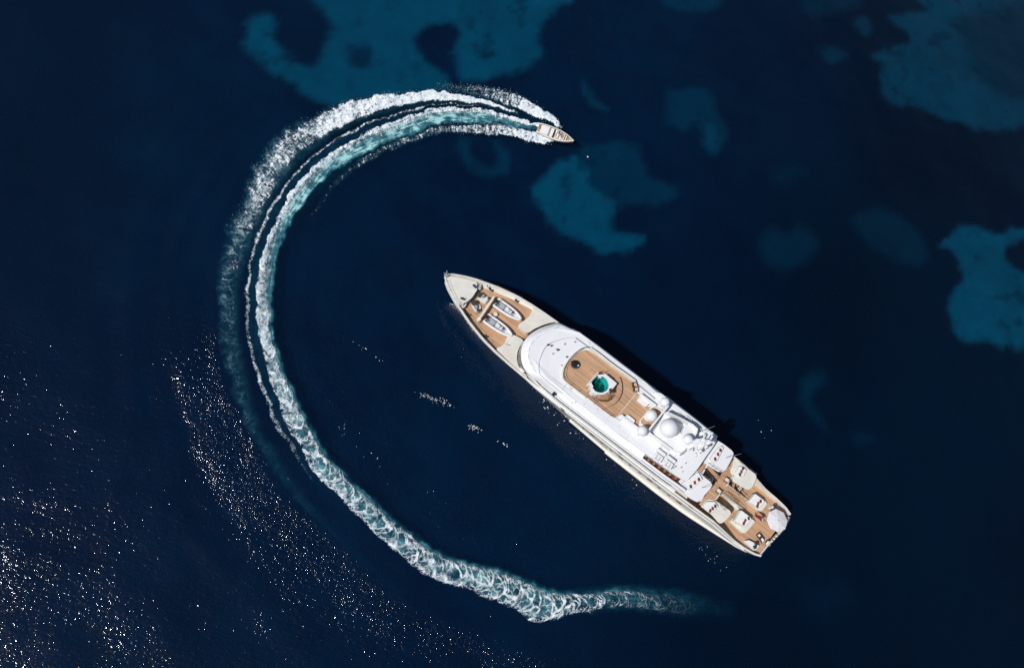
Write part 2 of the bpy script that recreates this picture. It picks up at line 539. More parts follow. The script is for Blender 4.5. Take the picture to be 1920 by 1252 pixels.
def build_seabed():
    lo, hi = at(-60, 1300, SB), at(1990, -60, SB)
    xs = axis_coords(min(lo[0], at(-60, -60, SB)[0]) - 6, hi[0] + 8, 0.9, 6000)
    ys = axis_coords(lo[1] - 8, max(hi[1], at(-60, -60, SB)[1]) + 8, 0.9, 6000)
    X, Y = np.meshgrid(xs, ys, indexing='ij')
    wx = (fbm(X, Y, 5.0, 4, 3) - 0.5) * 3.2; wy = (fbm(X, Y, 5.0, 4, 13) - 0.5) * 3.2
    x, y = X + wx + (fbm(X, Y, 1.6, 3, 43) - 0.5) * 1.3, Y + wy + (fbm(X, Y, 1.6, 3, 47) - 0.5) * 1.3
    sand = np.zeros_like(X)
    for pts, br, soft in SAND:
        p = poly_px(pts)
        m = (x > p[:, 0].min() - 8) & (x < p[:, 0].max() + 8) & (y > p[:, 1].min() - 8) & (y < p[:, 1].max() + 8)
        if not m.any():
            continue
        d = signed(p, x[m], y[m])
        sand[m] = np.maximum(sand[m], br * sstep(-1.35 * soft, 1.1 * soft, d))
    for pts, br, soft in WEED:
        p = poly_px(pts)
        m = (x > p[:, 0].min() - 8) & (x < p[:, 0].max() + 8) & (y > p[:, 1].min() - 8) & (y < p[:, 1].max() + 8)
        d = signed(p, x[m], y[m])
        sand[m] *= 1 - br * sstep(-soft, soft, d)
    tuft = sstep(.60, .72, fbm(X, Y, 3.2, 4, 57)) * (.35 + .5 * sstep(.45, .6, vnoise(X, Y, 11, 59)))
    sand *= 1 - .55 * tuft
    far = (X < xs[8] + 1) | (X > xs[-9] - 1) | (Y < ys[8] + 1) | (Y > ys[-9] - 1)
    sand *= 0.72 + 0.56 * fbm(X, Y, 8.0, 5, 31) + 0.30 * (fbm(X, Y, 1.7, 3, 37) - .5)
    sand[far] = 0.03
    # seagrass colour goes darker towards the right and the upper left
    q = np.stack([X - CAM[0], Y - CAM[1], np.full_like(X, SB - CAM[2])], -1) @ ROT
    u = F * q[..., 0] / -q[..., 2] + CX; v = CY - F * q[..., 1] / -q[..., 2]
    weed_dark = sstep(1000, 1650, u + 0.25 * (v - 626)) * 0.9 + 0.45 * sstep(420, 60, u) * sstep(800, 300, v)
    weed_dark = np.clip(weed_dark + (fbm(X, Y, 40, 3, 41) - 0.5) * 0.35, 0, 1)
    Z = SB + (fbm(X, Y, 12, 3, 51) - 0.5) * 0.4 + sand * 0.1
    q_ = N('seabed_sand_and_seagrass')
    co = q_.n('TexCoord').outputs['Object']
    s = q_.n('Attribute', _attribute_name='sand').outputs['Fac']
    dp = q_.n('Attribute', _attribute_name='weed_dark').outputs['Fac']
    n1 = q_.noise(co, 0.5, 5, 0.65); n2 = q_.noise(co, 0.09, 4, 0.6)
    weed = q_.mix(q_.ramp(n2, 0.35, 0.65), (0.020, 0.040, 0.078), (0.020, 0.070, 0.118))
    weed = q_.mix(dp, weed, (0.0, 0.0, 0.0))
    snd = q_.mix(n1, (0.60, 0.61, 0.54), (0.82, 0.82, 0.74))
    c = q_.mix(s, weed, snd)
    return tag(grid_mesh('seabed', X, Y, Z, q_.done(q_.n('BsdfDiffuse', Color=c).outputs[0]), dict(sand=sand, weed_dark=weed_dark)), kind='structure')


build_seabed()


# ------------------------------------------------------------------ sea surface
def sea_height(X, Y, T_, idx):
    age = sstep(4, 12, idx) * (1 - sstep(33, 38, idx))
    # waves thrown by the turning boat: long ridges parallel to the wake
    out = age * sstep(3, 7, T_) * np.exp(-np.maximum(T_ - 9, 0) / 11.0)
    inn = age * sstep(-3, -6, T_) * np.exp(-np.maximum(-T_ - 6, 0) / 9.0)
    ph = (fbm(X, Y, 16, 3, 7) - 0.5) * 7.0
    Z = 0.075 * out * np.sin(T_ * 2 * math.pi / 5.2 + ph) + 0.05 * inn * np.sin(T_ * 2 * math.pi / 4.0 + ph)
    rid = sstep(9, 14, idx) * (1 - sstep(27, 31, idx))
    Z = Z + rid * (0.06 * np.exp(-((T_ - 14.8 - ph * .25) / 1.1) ** 2) - 0.10 * np.exp(-((T_ - 17.0 - ph * .25) / 1.3) ** 2) + 0.07 * np.exp(-((T_ - 21.5 - ph * .3) / 1.3) ** 2))
    fade = np.exp(-(np.hypot(X, Y) / 260) ** 2)       # wind swell
    for lam, az, a in ((17, 0.5, 0.05), (11, 1.1, 0.03), (7.1, 0.1, 0.016), (5.0, 1.5, 0.010)):
        Z = Z + fade * a * np.sin((X * math.cos(az) + Y * math.sin(az)) * 2 * math.pi / lam + 6.0 * fbm(X, Y, 35, 2, int(lam)))
    return Z + 0.10 * (fbm(X, Y, 4.0, 3, 77) - 0.5) * fade


def build_water():
    c = np.array([at(px, py) for px in (-50, 1970) for py in (-50, 1300)])
    xs = axis_coords(c[:, 0].min() - 4, c[:, 0].max() + 4, 0.7, 9000)
    ys = axis_coords(c[:, 1].min() - 4, c[:, 1].max() + 4, 0.7, 9000)
    X, Y = np.meshgrid(xs, ys, indexing='ij')
    cs = WCORE[::6]
    nx, ny = [], []
    A = at_many(WPX + WNX * 10, WPY + WNY * 10)[::6]
    nv = (A - cs)[:, :2]; nv /= np.linalg.norm(nv, axis=1)[:, None]
    D = np.full(X.shape, 1e9); S = np.zeros(X.shape); ID = np.zeros(X.shape, int)
    for k in range(len(cs)):
        d = np.hypot(X - cs[k, 0], Y - cs[k, 1])
        m = d < D
        D[m] = d[m]; ID[m] = k
    S = (X - cs[ID, 0]) * nv[ID, 0] + (Y - cs[ID, 1]) * nv[ID, 1]
    T_ = np.sign(S) * D                            # metres outward of the wake's middle
    idx = WIDX[::6][ID]
    Z = sea_height(X, Y, T_, idx)
    # choppy belts: outside of the wake, along the hull, and the lower left
    q = np.stack([X - CAM[0], Y - CAM[1], 0 * X - CAM[2]], -1) @ ROT
    with np.errstate(all='ignore'):
        u = F * q[..., 0] / -q[..., 2] + CX; v = CY - F * q[..., 1] / -q[..., 2]
    lee = sstep(1750, 650, u - 0.35 * (v - 626)) * sstep(380, 980, v - 0.10 * u)          # gusts come over the lower left of the view
    chop = 0.30 + 0.36 * lee + (0.25 + 0.5 * lee) * (fbm(X, Y, 14, 3, 19) - 0.5)
    chop = np.maximum(chop, 0.12)
    old = sstep(15, 20, idx) * (1 - sstep(34, 37, idx))
    chop += 0.95 * old * np.exp(-((T_ - 10.3) / 2.4) ** 2) * (1 + .5 * sstep(19, 24, idx)) * (0.5 + fbm(X, Y, 3, 2, 23))
    chop += 0.55 * old * np.exp(-((T_ - 13.0) / 5.0) ** 2) * (.5 + fbm(X, Y, 9, 3, 29))
    chop += 0.5 * old * np.exp(-((T_ + 8.0) / 5.0) ** 2)
    for (px, py, rx, ry, ang, a) in ((815, 752, 40, 9, 0.35, 1.5), (890, 803, 20, 9, 0.35, 1.1), (945, 832, 26, 8, 0.4, 0.9), (1330, 1040, 55, 26, 0.5, 1.0), (1035, 762, 50, 10, 0.75, 1.0), (1080, 805, 30, 14, 0.6, 0.9), (1190, 905, 70, 16, 0.65, 0.55), (1190, 1050, 90, 25, 0.3, 0.5), (690, 650, 60, 12, 0.5, 0.6), (1440, 800, 30, 22, 0.6, 0.7)):
        p = at(px, py)[:2]; e1 = at(px + math.cos(ang) * rx, py + math.sin(ang) * rx)[:2] - p; e2 = at(px - math.sin(ang) * ry, py + math.cos(ang) * ry)[:2] - p
        L1, L2 = e1 @ e1, e2 @ e2
        a1 = ((X - p[0]) * e1[0] + (Y - p[1]) * e1[1]) / L1; a2 = ((X - p[0]) * e2[0] + (Y - p[1]) * e2[1]) / L2
        chop += a * np.exp(-(a1 ** 2 + a2 ** 2))
    w = N('sea_water')
    geo = w.n('NewGeometry').outputs['Position']
    ch = w.n('Attribute', _attribute_name='chop').outputs['Fac']
    st = w.n('Mapping', Vector=geo); st.inputs['Rotation'].default_value = (0, 0, 0.35); st.inputs['Scale'].default_value = (0.75, 1.25, 1.0)
    n1 = w.noise(st.outputs[0], 1.5, 2.0, 0.5, 0.6)
    n2 = w.noise(st.outputs[0], 3.6, 2.0, 0.5, 0.4)
    n3 = w.noise(st.outputs[0], 0.22, 3.0, 0.5)
    h = w.math('ADD', w.math('MULTIPLY', n1, 0.25), w.math('ADD', w.math('MULTIPLY', n2, 0.10), w.math('MULTIPLY', n3, 0.5)))
    bp = w.n('Bump', Strength=1.0, Distance=w.math('MULTIPLY', ch, WATER_BUMP), Height=h)
    fr = w.n('Fresnel', IOR=1.333)
    gl = w.n('BsdfGlossy', Roughness=0.085, Normal=bp.outputs[0], Color=(1, 1, 1, 1))
    big = w.noise(geo, 0.016, 3, 0.55)
    navy = w.mix(w.ramp(big, 0.35, 0.65), (0.0003, 0.0050, 0.0185), (0.0004, 0.0078, 0.0235))
    df = w.n('BsdfDiffuse', Color=navy, Normal=bp.outputs[0])
    tr = w.n('BsdfTransparent', Color=(0.02, 0.61, 0.90, 1))
    body = w.n('MixShader', i0=0.43, i1=df.outputs[0], i2=tr.outputs[0])
    sh = w.n('MixShader', i0=fr.outputs[0], i1=body.outputs[0], i2=gl.outputs[0])
    return tag(grid_mesh('sea_water', X, Y, Z, w.done(sh.outputs[0]), dict(chop=chop)), kind='structure')


WATER_BUMP = 0.55
build_water()


# ------------------------------------------------------------------ wake foam
def build_wake():
    tpx = np.arange(-72, 112, 2.0)
    I = WIDX[:, None]; Tt = tpx[None, :] + 0 * I
    PX = WPX[:, None] + WNX[:, None] * Tt; PY = WPY[:, None] + WNY[:, None] * Tt
    Pw = at_many(PX.ravel(), PY.ravel())
    X = Pw[:, 0].reshape(PX.shape); Y = Pw[:, 1].reshape(PX.shape)
    sm = np.r_[0, np.cumsum(np.linalg.norm(np.diff(WCORE, axis=0), axis=1))][:, None] + 0 * Tt
    tm = Tt * 0.1
    # ragged edges
    rag = (fbm(sm, tm, 2.4, 5, 61) - 0.5); rag2 = (fbm(sm, tm * .6 + 0 * sm, 6.0, 3, 71) - 0.5); rag3 = fbm(sm, tm, 0.9, 2, 66) - .5
    Tr = Tt + rag * 10 + rag3 * 5 + rag2 * 12 * sstep(14, 26, I)

    def band(c, hw, dens, soft):
        return dens * sstep(-0.5, 0.5, (hw - np.abs(Tr - c)) / soft)

    core_hw = T(I, (-2, 0), (-0.3, 1), (0, 4), (1, 5), (2, 6), (3, 8), (4, 9), (5, 11), (6, 13), (7, 14), (8, 14), (9, 13), (10, 12), (12, 11), (14, 11), (16, 12), (20, 12.5), (22, 15), (24, 16), (27, 18), (29, 21), (31, 23), (33, 27), (34, 29), (35, 25), (36, 19), (37, 16), (39, 15), (41, 8))
    core_d = T(I, (-0.4, 0), (0, .86), (1.5, .80), (4, .68), (8, .68), (12, .76), (16, .84), (20, .86), (24, .79), (28, .72), (32, .72), (34.5, .76), (36, .62), (37, .42), (38, .30), (39.5, .16), (41, 0))
    core = band(0, core_hw, core_d, 3 + 0.25 * core_hw)
    # white rolls on the outer lip, teal on the inner side
    core *= 0.62 + 0.30 * (1 - sstep(.5, 3, I)) + 0.62 * sstep(-0.5, 0.9, Tt / np.maximum(core_hw, 1)) * (1 - sstep(13, 20, I)) + 0.42 * sstep(13, 20, I)
    o_in = T(I, (1.5, 8), (2, 11), (3, 13), (4, 18), (5, 21), (6, 27), (7, 36), (8, 41), (9, 44), (10, 45), (11, 42), (12, 38), (13, 36), (14, 39), (15, 46), (16, 49), (18, 53), (20, 59), (21, 67), (22, 66), (24, 64), (26, 66), (28, 68))
    o_out = T(I, (1.5, 12), (2, 16), (3, 22), (4, 30), (5, 37), (6, 51), (7, 66), (8, 77), (9, 87), (10, 92), (11, 92), (12, 84), (13, 78), (14, 79), (15, 84), (16, 83), (18, 85), (20, 86), (21, 88), (22, 84), (24, 82), (28, 82))
    o_d = T(I, (1.2, 0), (2, .85), (5, .98), (6.5, .93), (8, .84), (9, .76), (10, .69), (11, .62), (12, .57), (13, .52), (14, .49), (15, .46), (16, .42), (18, .36), (20, .29), (22, .20), (24, .12), (27, 0))
    oc, oh = (o_in + o_out) / 2, (o_out - o_in) / 2
    plume = (fbm(sm, tm * .35, 1.5, 4, 111) - .5) * 2
    o_out = o_out + plume * 13 * sstep(5, 8, I); oc, oh = (o_in + o_out) / 2, (o_out - o_in) / 2
    clump = 0.62 + 0.76 * fbm(sm, tm * .5, 2.2, 4, 121)
    outer = band(oc, oh, o_d * np.where(I > 6, 1 - sstep(6, 9, I) * (1 - clump), 1), 5 + 0.6 * oh * sstep(6, 12, I))
    haze_ = band(oc, oh * .8, o_d, 5 + 1.3 * oh)
    outer *= 1 - 0.18 * sstep(0.35, 1.0, (Tt - oc) / np.maximum(oh, 1)) * sstep(6, 9, I)
    l_c = T(I, (4, 13), (5, 16), (6, 19), (7, 24), (8, 27), (9, 28), (11, 27), (13, 26), (14, 28), (16, 27), (18, 29), (20, 32), (22, 31), (24, 30), (26, 30))
    l_d = T(I, (3.5, 0), (4, .55), (6, .72), (8, .78), (12, .78), (16, .74), (20, .70), (22, .60), (24, .34), (25.6, 0))
    line = band(l_c + rag2 * 5, T(I, (4, 2), (8, 2.8), (14, 3), (18, 3.6), (24, 4)) * (.6 + .8 * fbm(sm, 0 * tm, 3.0, 3, 131)), l_d * (.7 + .6 * fbm(sm, 0 * tm, 2.2, 3, 137)), 4.5)
    i_c = T(I, (-2, -8), (-1, -20), (0, -23), (2, -22), (3, -27), (4, -28), (5, -31), (7, -29), (8, -31), (9, -34), (10, -40), (12, -48), (14, -54), (16, -60))
    i_h = T(I, (-2, 2), (-1, 8), (0, 10), (3, 10), (4, 9), (5, 7), (8, 6.5), (10, 5), (16, 5))
    i_d = T(I, (-2, .8), (-1, .95), (0, .88), (1, .80), (3, .72), (5, .64), (6, .56), (7, .54), (8, .52), (9, .46), (10, .41), (11, .35), (12, .27), (14, .12), (15, 0))
    inner = band(i_c, i_h, i_d, 5.0)
    s_i = T(I, (-2, 8), (-1, 13), (0, 11), (1, 18), (2, 21), (3, 26), (4, 33), (5, 41), (5.6, 44))
    s_o = T(I, (-2, 11), (-1, 26), (0, 31), (1, 44), (2, 50), (3, 49), (4, 52), (5, 55), (5.6, 55))
    s_d = T(I, (-2, .7), (-1, 1), (0, .96), (1, .86), (2, .74), (3, .62), (4, .52), (5, .40), (5.7, 0))
    spray = band((s_i + s_o) / 2, (s_o - s_i) / 2, s_d, 5.0)
    foam = np.maximum.reduce([core, outer, line, inner, spray])
    mist = haze_ * (0.55 + 0.35 * sstep(7, 10, I)) * clump + 0.35 * inner * sstep(3, 6, I) * (1 - sstep(8, 12, I)) + .35 * spray * sstep(1, 4, I)
    lace = np.where(foam == core, T(I, (0, 0), (12, .12), (16, .45), (20, .85), (24, 1)), np.where(foam == line, T(I, (8, .2), (16, .6)), 0.0))
    milk = band(-4 + 0 * I - 2 * (I < 16), core_hw * 1.02 + 1 + 3 * sstep(36, 38, I), T(I, (-.3, 0), (0, .7), (4, 1.1), (10, 1.1), (15, .9), (20, .85), (28, .76), (34, .74), (36, .62), (37, .50), (38, .40), (39, .28), (40, .13), (41, 0)), 9.0 + 12 * sstep(35, 37, I))
    milk = np.maximum(milk, band(oc - 3, oh + 1, T(I, (2, .2), (8, .34), (10, .34), (12, .30), (16, .24), (20, .20), (24, .15), (27, .09), (30, 0)) * (.35 + 1.3 * fbm(sm, tm, 3.6, 4, 93)), 20.0))
    milk = np.maximum(milk, band(-20 + 0 * I, 14, T(I, (0, 0), (3, .12), (8, .15), (11, .07), (14, 0)), 14.0))
    milk = np.maximum(milk, band(19 + 0 * I, 9, T(I, (5, 0), (7, .22), (20, .22), (25, .1), (27, 0)), 11.0))
    milk *= 1 + (fbm(sm, tm, 2.4, 4, 91) - .5) * (.5 + .5 * sstep(8, 16, I))
    rim = np.clip(sstep(.35, .95, np.abs(Tt) / np.maximum(core_hw, 1)) * (0.65 + 0.35 * (Tt > 0)), 0, 1)
    endf = sstep(0, 3, np.arange(WN))[:, None] * sstep(0, 10, WN - 1 - np.arange(WN))[:, None]
    edge = sstep(-72, -64, Tt) * sstep(110, 102, Tt)
    foam *= endf * edge; milk *= endf * edge; mist *= endf * edge
    rel = 0.30 * sstep(.3, .9, outer) * (1 - sstep(9, 15, I)) + 0.18 * sstep(.3, .8, core) + 0.35 * sstep(.4, .9, spray) + 0.25 * sstep(.4, .9, inner) + 0.05 * line
    Z = sea_height(X, Y, tm, I) + 0.07 + rel * (0.35 + 1.1 * fbm(sm, tm, 0.7, 3, 101))
    st = np.stack([sm, tm, 0 * sm], -1)
    arc = np.stack([sm + 1.5 * np.clip(Tt / np.maximum(core_hw, 6), -1.6, 1.6) ** 2, tm * .42, 0 * sm], -1)
    q = N('wake_foam')
    pos = q.n('NewGeometry').outputs['Position']
    dn = q.n('Attribute', _attribute_name='foam').outputs['Fac']
    lc = q.n('Attribute', _attribute_name='lace').outputs['Fac']
    mk = q.n('Attribute', _attribute_name='milk').outputs['Fac']
    sv = q.n('Attribute', _attribute_name='st').outputs['Vector']
    stm = q.n('VectorMath', _operation='MULTIPLY', i0=sv); stm.inputs[1].default_value = (1.5, 0.75, 1)
    f1 = q.noise(stm.outputs[0], 1.0, 4, 0.62, 0.7)
    f2 = q.noise(pos, 2.4, 4, 0.6, 1.2)
    lng0 = q.n('VectorMath', _operation='MULTIPLY', i0=sv); lng0.inputs[1].default_value = (0.35, 2.6, 1)
    f3 = q.noise(lng0.outputs[0], 1.1, 4, .6, .5)
    fresh = q.math('ADD', q.math('MULTIPLY', f1, 0.46), q.math('ADD', q.math('MULTIPLY', f2, 0.33), q.math('MULTIPLY', f3, 0.21)))
    th = q.math('SUBTRACT', 0.735, q.math('MULTIPLY', dn, 0.40))
    fm = q.n('MapRange', _interpolation_type='SMOOTHSTEP', i0=q.math('SUBTRACT', fresh, th), i1=-0.05, i2=0.10, i3=0.0, i4=1.0).outputs[0]
    fm = q.math('MULTIPLY', fm, q.ramp(dn, 0.02, 0.30))
    # lace: bubble walls
    wn = q.n('TexNoise', Vector=pos, Scale=0.9, Detail=3.0)
    off = q.n('VectorMath', _operation='SUBTRACT', i0=wn.outputs['Color']); off.inputs[1].default_value = (.5, .5, .5)
    offs = q.n('VectorMath', _operation='SCALE', i0=off.outputs[0]); offs.inputs['Scale'].default_value = 1.5
    wp = q.n('VectorMath', _operation='ADD', i0=sv, i1=offs.outputs[0]).outputs[0]
    wq = q.n('VectorMath', _operation='MULTIPLY', i0=wp); wq.inputs[1].default_value = (1.25, 0.85, 1)

    def cells(scale, wid):
        vo = q.n('TexVoronoi', _feature='DISTANCE_TO_EDGE', _voronoi_dimensions='2D', Scale=scale, Vector=wq.outputs[0]).outputs['Distance']
        lo = q.math('MULTIPLY', wid, 0.25)
        return q.n('MapRange', _interpolation_type='SMOOTHSTEP', i0=vo, i1=wid, i2=lo, i3=0.0, i4=1.0).outputs[0]
    rm = q.n('Attribute', _attribute_name='rim').outputs['Fac']
    av = q.n('Attribute', _attribute_name='arc').outputs['Vector']
    offa = q.n('VectorMath', _operation='SCALE', i0=off.outputs[0]); offa.inputs['Scale'].default_value = 1.1
    aw = q.n('VectorMath', _operation='ADD', i0=av, i1=offa.outputs[0]).outputs[0]
    va = q.n('TexVoronoi', _feature='DISTANCE_TO_EDGE', _voronoi_dimensions='2D', Scale=0.46, Vector=aw).outputs['Distance']
    gate = q.ramp(q.noise(pos, 0.7, 3), 0.30, 0.62, 0.45, 1.0)
    wa = q.math('MULTIPLY', q.math('MULTIPLY', q.ramp(q.noise(pos, 1.4, 3), 0.3, 0.7, 0.35, 1.5), dn), 0.165)
    c1 = q.math('MULTIPLY', q.n('MapRange', _interpolation_type='SMOOTHSTEP', i0=va, i1=wa, i2=q.math('MULTIPLY', wa, 0.2), i3=0.0, i4=1.0).outputs[0], gate)
    wmod = q.math('MULTIPLY', q.ramp(q.noise(pos, 1.6, 3), 0.35, 0.7, 0.3, 1.5), dn)
    c2 = q.math('MULTIPLY', cells(0.95, q.math('MULTIPLY', wmod, 0.22)), q.ramp(q.math('ADD', q.noise(pos, 0.6, 2), q.math('MULTIPLY', rm, 0.22)), 0.42, 0.58))
    c3 = q.math('MULTIPLY', cells(2.1, q.math('MULTIPLY', wmod, 0.32)), q.ramp(q.math('ADD', q.noise(pos, 0.8, 3), q.math('MULTIPLY', rm, 0.30)), 0.54, 0.70))
    c0 = q.n('TexVoronoi', _feature='DISTANCE_TO_EDGE', _voronoi_dimensions='2D', Scale=0.25, Vector=aw).outputs['Distance']
    c0 = q.math('MULTIPLY', q.n('MapRange', _interpolation_type='SMOOTHSTEP', i0=c0, i1=q.math('MULTIPLY', wa, .55), i2=0.008, i3=0.0, i4=1.0).outputs[0], gate)
    c1 = q.math('MAXIMUM', c1, c0)
    lacem = q.math('MAXIMUM', c1, q.math('MAXIMUM', q.math('MULTIPLY', c2, 0.8), q.math('MULTIPLY', c3, 0.85)))
    spk = q.math('MULTIPLY', q.ramp(q.math('SUBTRACT', fresh, th), 0.10, 0.24), q.math('ADD', 0.35, q.math('MULTIPLY', rm, .65)))
    lacem = q.math('MAXIMUM', lacem, q.math('MULTIPLY', spk, 0.7))
    lacem = q.math('MULTIPLY', lacem, q.ramp(dn, 0.10, 0.42))
    mask = q.n('Mix', i0=lc, i2=fm, i3=lacem).outputs[0]
    # aerated water under the foam
    mkm = q.math('MULTIPLY', mk, q.ramp(q.noise(pos, 0.55, 4, 0.6), 0.25, 0.75, 0.45, 1.15))
    lng = q.n('VectorMath', _operation='MULTIPLY', i0=sv); lng.inputs[1].default_value = (0.30, 2.4, 1)
    strk = q.noise(lng.outputs[0], 1.2, 4, .6, .4)
    mkm = q.math('MULTIPLY', mkm, q.ramp(strk, .3, .7, .72, 1.28))
    teal = q.mix(q.ramp(mkm, 0.15, 0.70), (0.008, 0.088, 0.15), (0.060, 0.245, 0.310))
    teal = q.mix(q.ramp(mkm, 0.72, 1.05), teal, (0.34, 0.63, 0.63))
    ms = q.n('Attribute', _attribute_name='mist').outputs['Fac']
    wis = q.n('VectorMath', _operation='MULTIPLY', i0=sv); wis.inputs[1].default_value = (1.0, .55, 1)
    msn = q.math('MULTIPLY', ms, q.ramp(q.noise(wis.outputs[0], 1.0, 6, .68, 1.2), .34, .68, .02, 1.55), clamp=True)
    teal = q.mix(q.math('DIVIDE', msn, q.math('ADD', q.math('ADD', msn, mkm), .02)), teal, q.mix(q.ramp(msn, .12, .7), (0.05, 0.20, 0.27), (0.36, 0.51, 0.57)))
    thick = q.mix(q.ramp(q.math('ADD', q.math('MULTIPLY', f2, .5), q.math('MULTIPLY', q.noise(pos, 1.1, 5, .65), .5)), 0.36, 0.60), (0.42, 0.54, 0.60), (0.86, 0.87, 0.88))
    col = q.mix(mask, teal, thick)
    al = q.math('MAXIMUM', mask, q.math('MAXIMUM', q.math('MULTIPLY', mkm, 0.80), msn), clamp=True)
    bn = q.n('Bump', Strength=1.0, Distance=0.17, Height=q.math('ADD', q.math('MULTIPLY', fresh, 0.8), q.math('MULTIPLY', mask, 0.5)))
    df = q.n('BsdfDiffuse', Color=col, Normal=bn.outputs[0])
    tr = q.n('BsdfTransparent')
    sh = q.n('MixShader', i0=al, i1=tr.outputs[0], i2=df.outputs[0])
    o = grid_mesh('wake_foam', X, Y, Z, q.done(sh.outputs[0]), dict(foam=foam, lace=lace, milk=milk, st=st, rim=rim, arc=arc, mist=mist))
    tag(o, kind='stuff', label='long white curving wake of foam behind the speedboat')
    # droplets thrown clear of the foam
    W = np.clip(spray * 1.2 + 0.8 * inner * (I < 6) + 0.35 * outer * (I > 5) * (I < 14) * sstep(0, 0.8, (Tt - oc) / np.maximum(oh, 1)), 0, 1)
    fringe = np.clip(W * (1 - W) * 4, 0, 1) + 0.12 * W
    pr = (fringe / fringe.sum()).ravel()
    pick = rng.choice(pr.size, 1700, p=pr)
    g = G()
    ico = [(0, 0, 1), (0.94, 0, -.33), (-.47, .82, -.33), (-.47, -.82, -.33)]
    for k in pick:
        r = 0.025 + 0.05 * rng.random() ** 2
        c = (X.ravel()[k] + rng.normal(0, .25), Y.ravel()[k] + rng.normal(0, .25), 0.15 + 0.5 * rng.random())
        rot = rng.random() * 6.28
        ca, sa = math.cos(rot), math.sin(rot)
        g.add([(c[0] + r * (p[0] * ca - p[1] * sa), c[1] + r * (p[0] * sa + p[1] * ca), c[2] + r * p[2]) for p in ico], [(0, 1, 2), (0, 2, 3), (0, 3, 1), (1, 3, 2)])
    tag(g.build('wake_spray', paint('spray_and_glint_white', (0.82, 0.84, 0.86), 0.5, 0.02)), kind='stuff', label='loose white spray droplets along the fresh wake')


build_wake()


# ================================================================== the big yacht
YROOT = empty('motor_yacht', (YO[0], YO[1], 0.0), 0.0, 'long white motor yacht with teak decks and round white radomes', 'yacht')
YORG = (YO[0], YO[1], 0.0)


def yb(g, name, mat, parent=None, **kw):
    return g.build(name, mat, parent or YROOT, YORG, **kw)


HS = lambda u: float(np.interp(u, [0, 1.2, 3, 8, 14, 20, 50, 53, 56.8, 59.5, 62.4, 66, 70, 72, 73.3, 74.3, 74.9], [5.0, 5.45, 5.75, 6.0, 6.2, 6.3, 6.3, 6.18, 6.0, 5.78, 5.38, 4.5, 3.1, 2.15, 1.4, 0.75, 0.12]))
HW = lambda u: float(np.interp(u, [0, 3, 15, 21, 33, 41.5, 50, 60, 66, 70, 74.9], [4.35, 4.9, 5.6, 5.7, 5.5, 5.0, 4.25, 2.9, 1.7, 0.8, 0.06]))
ZS = lambda u: float(np.interp(u, [0, 5.5, 11.5, 50, 60, 74.9], [4.2, 4.25, 6.55, 6.75, 6.95, 7.25]))
ZD = lambda u: float(np.interp(u, [0, 17.0, 17.4, 74.9], [3.1, 3.1, 5.9, 5.9]))


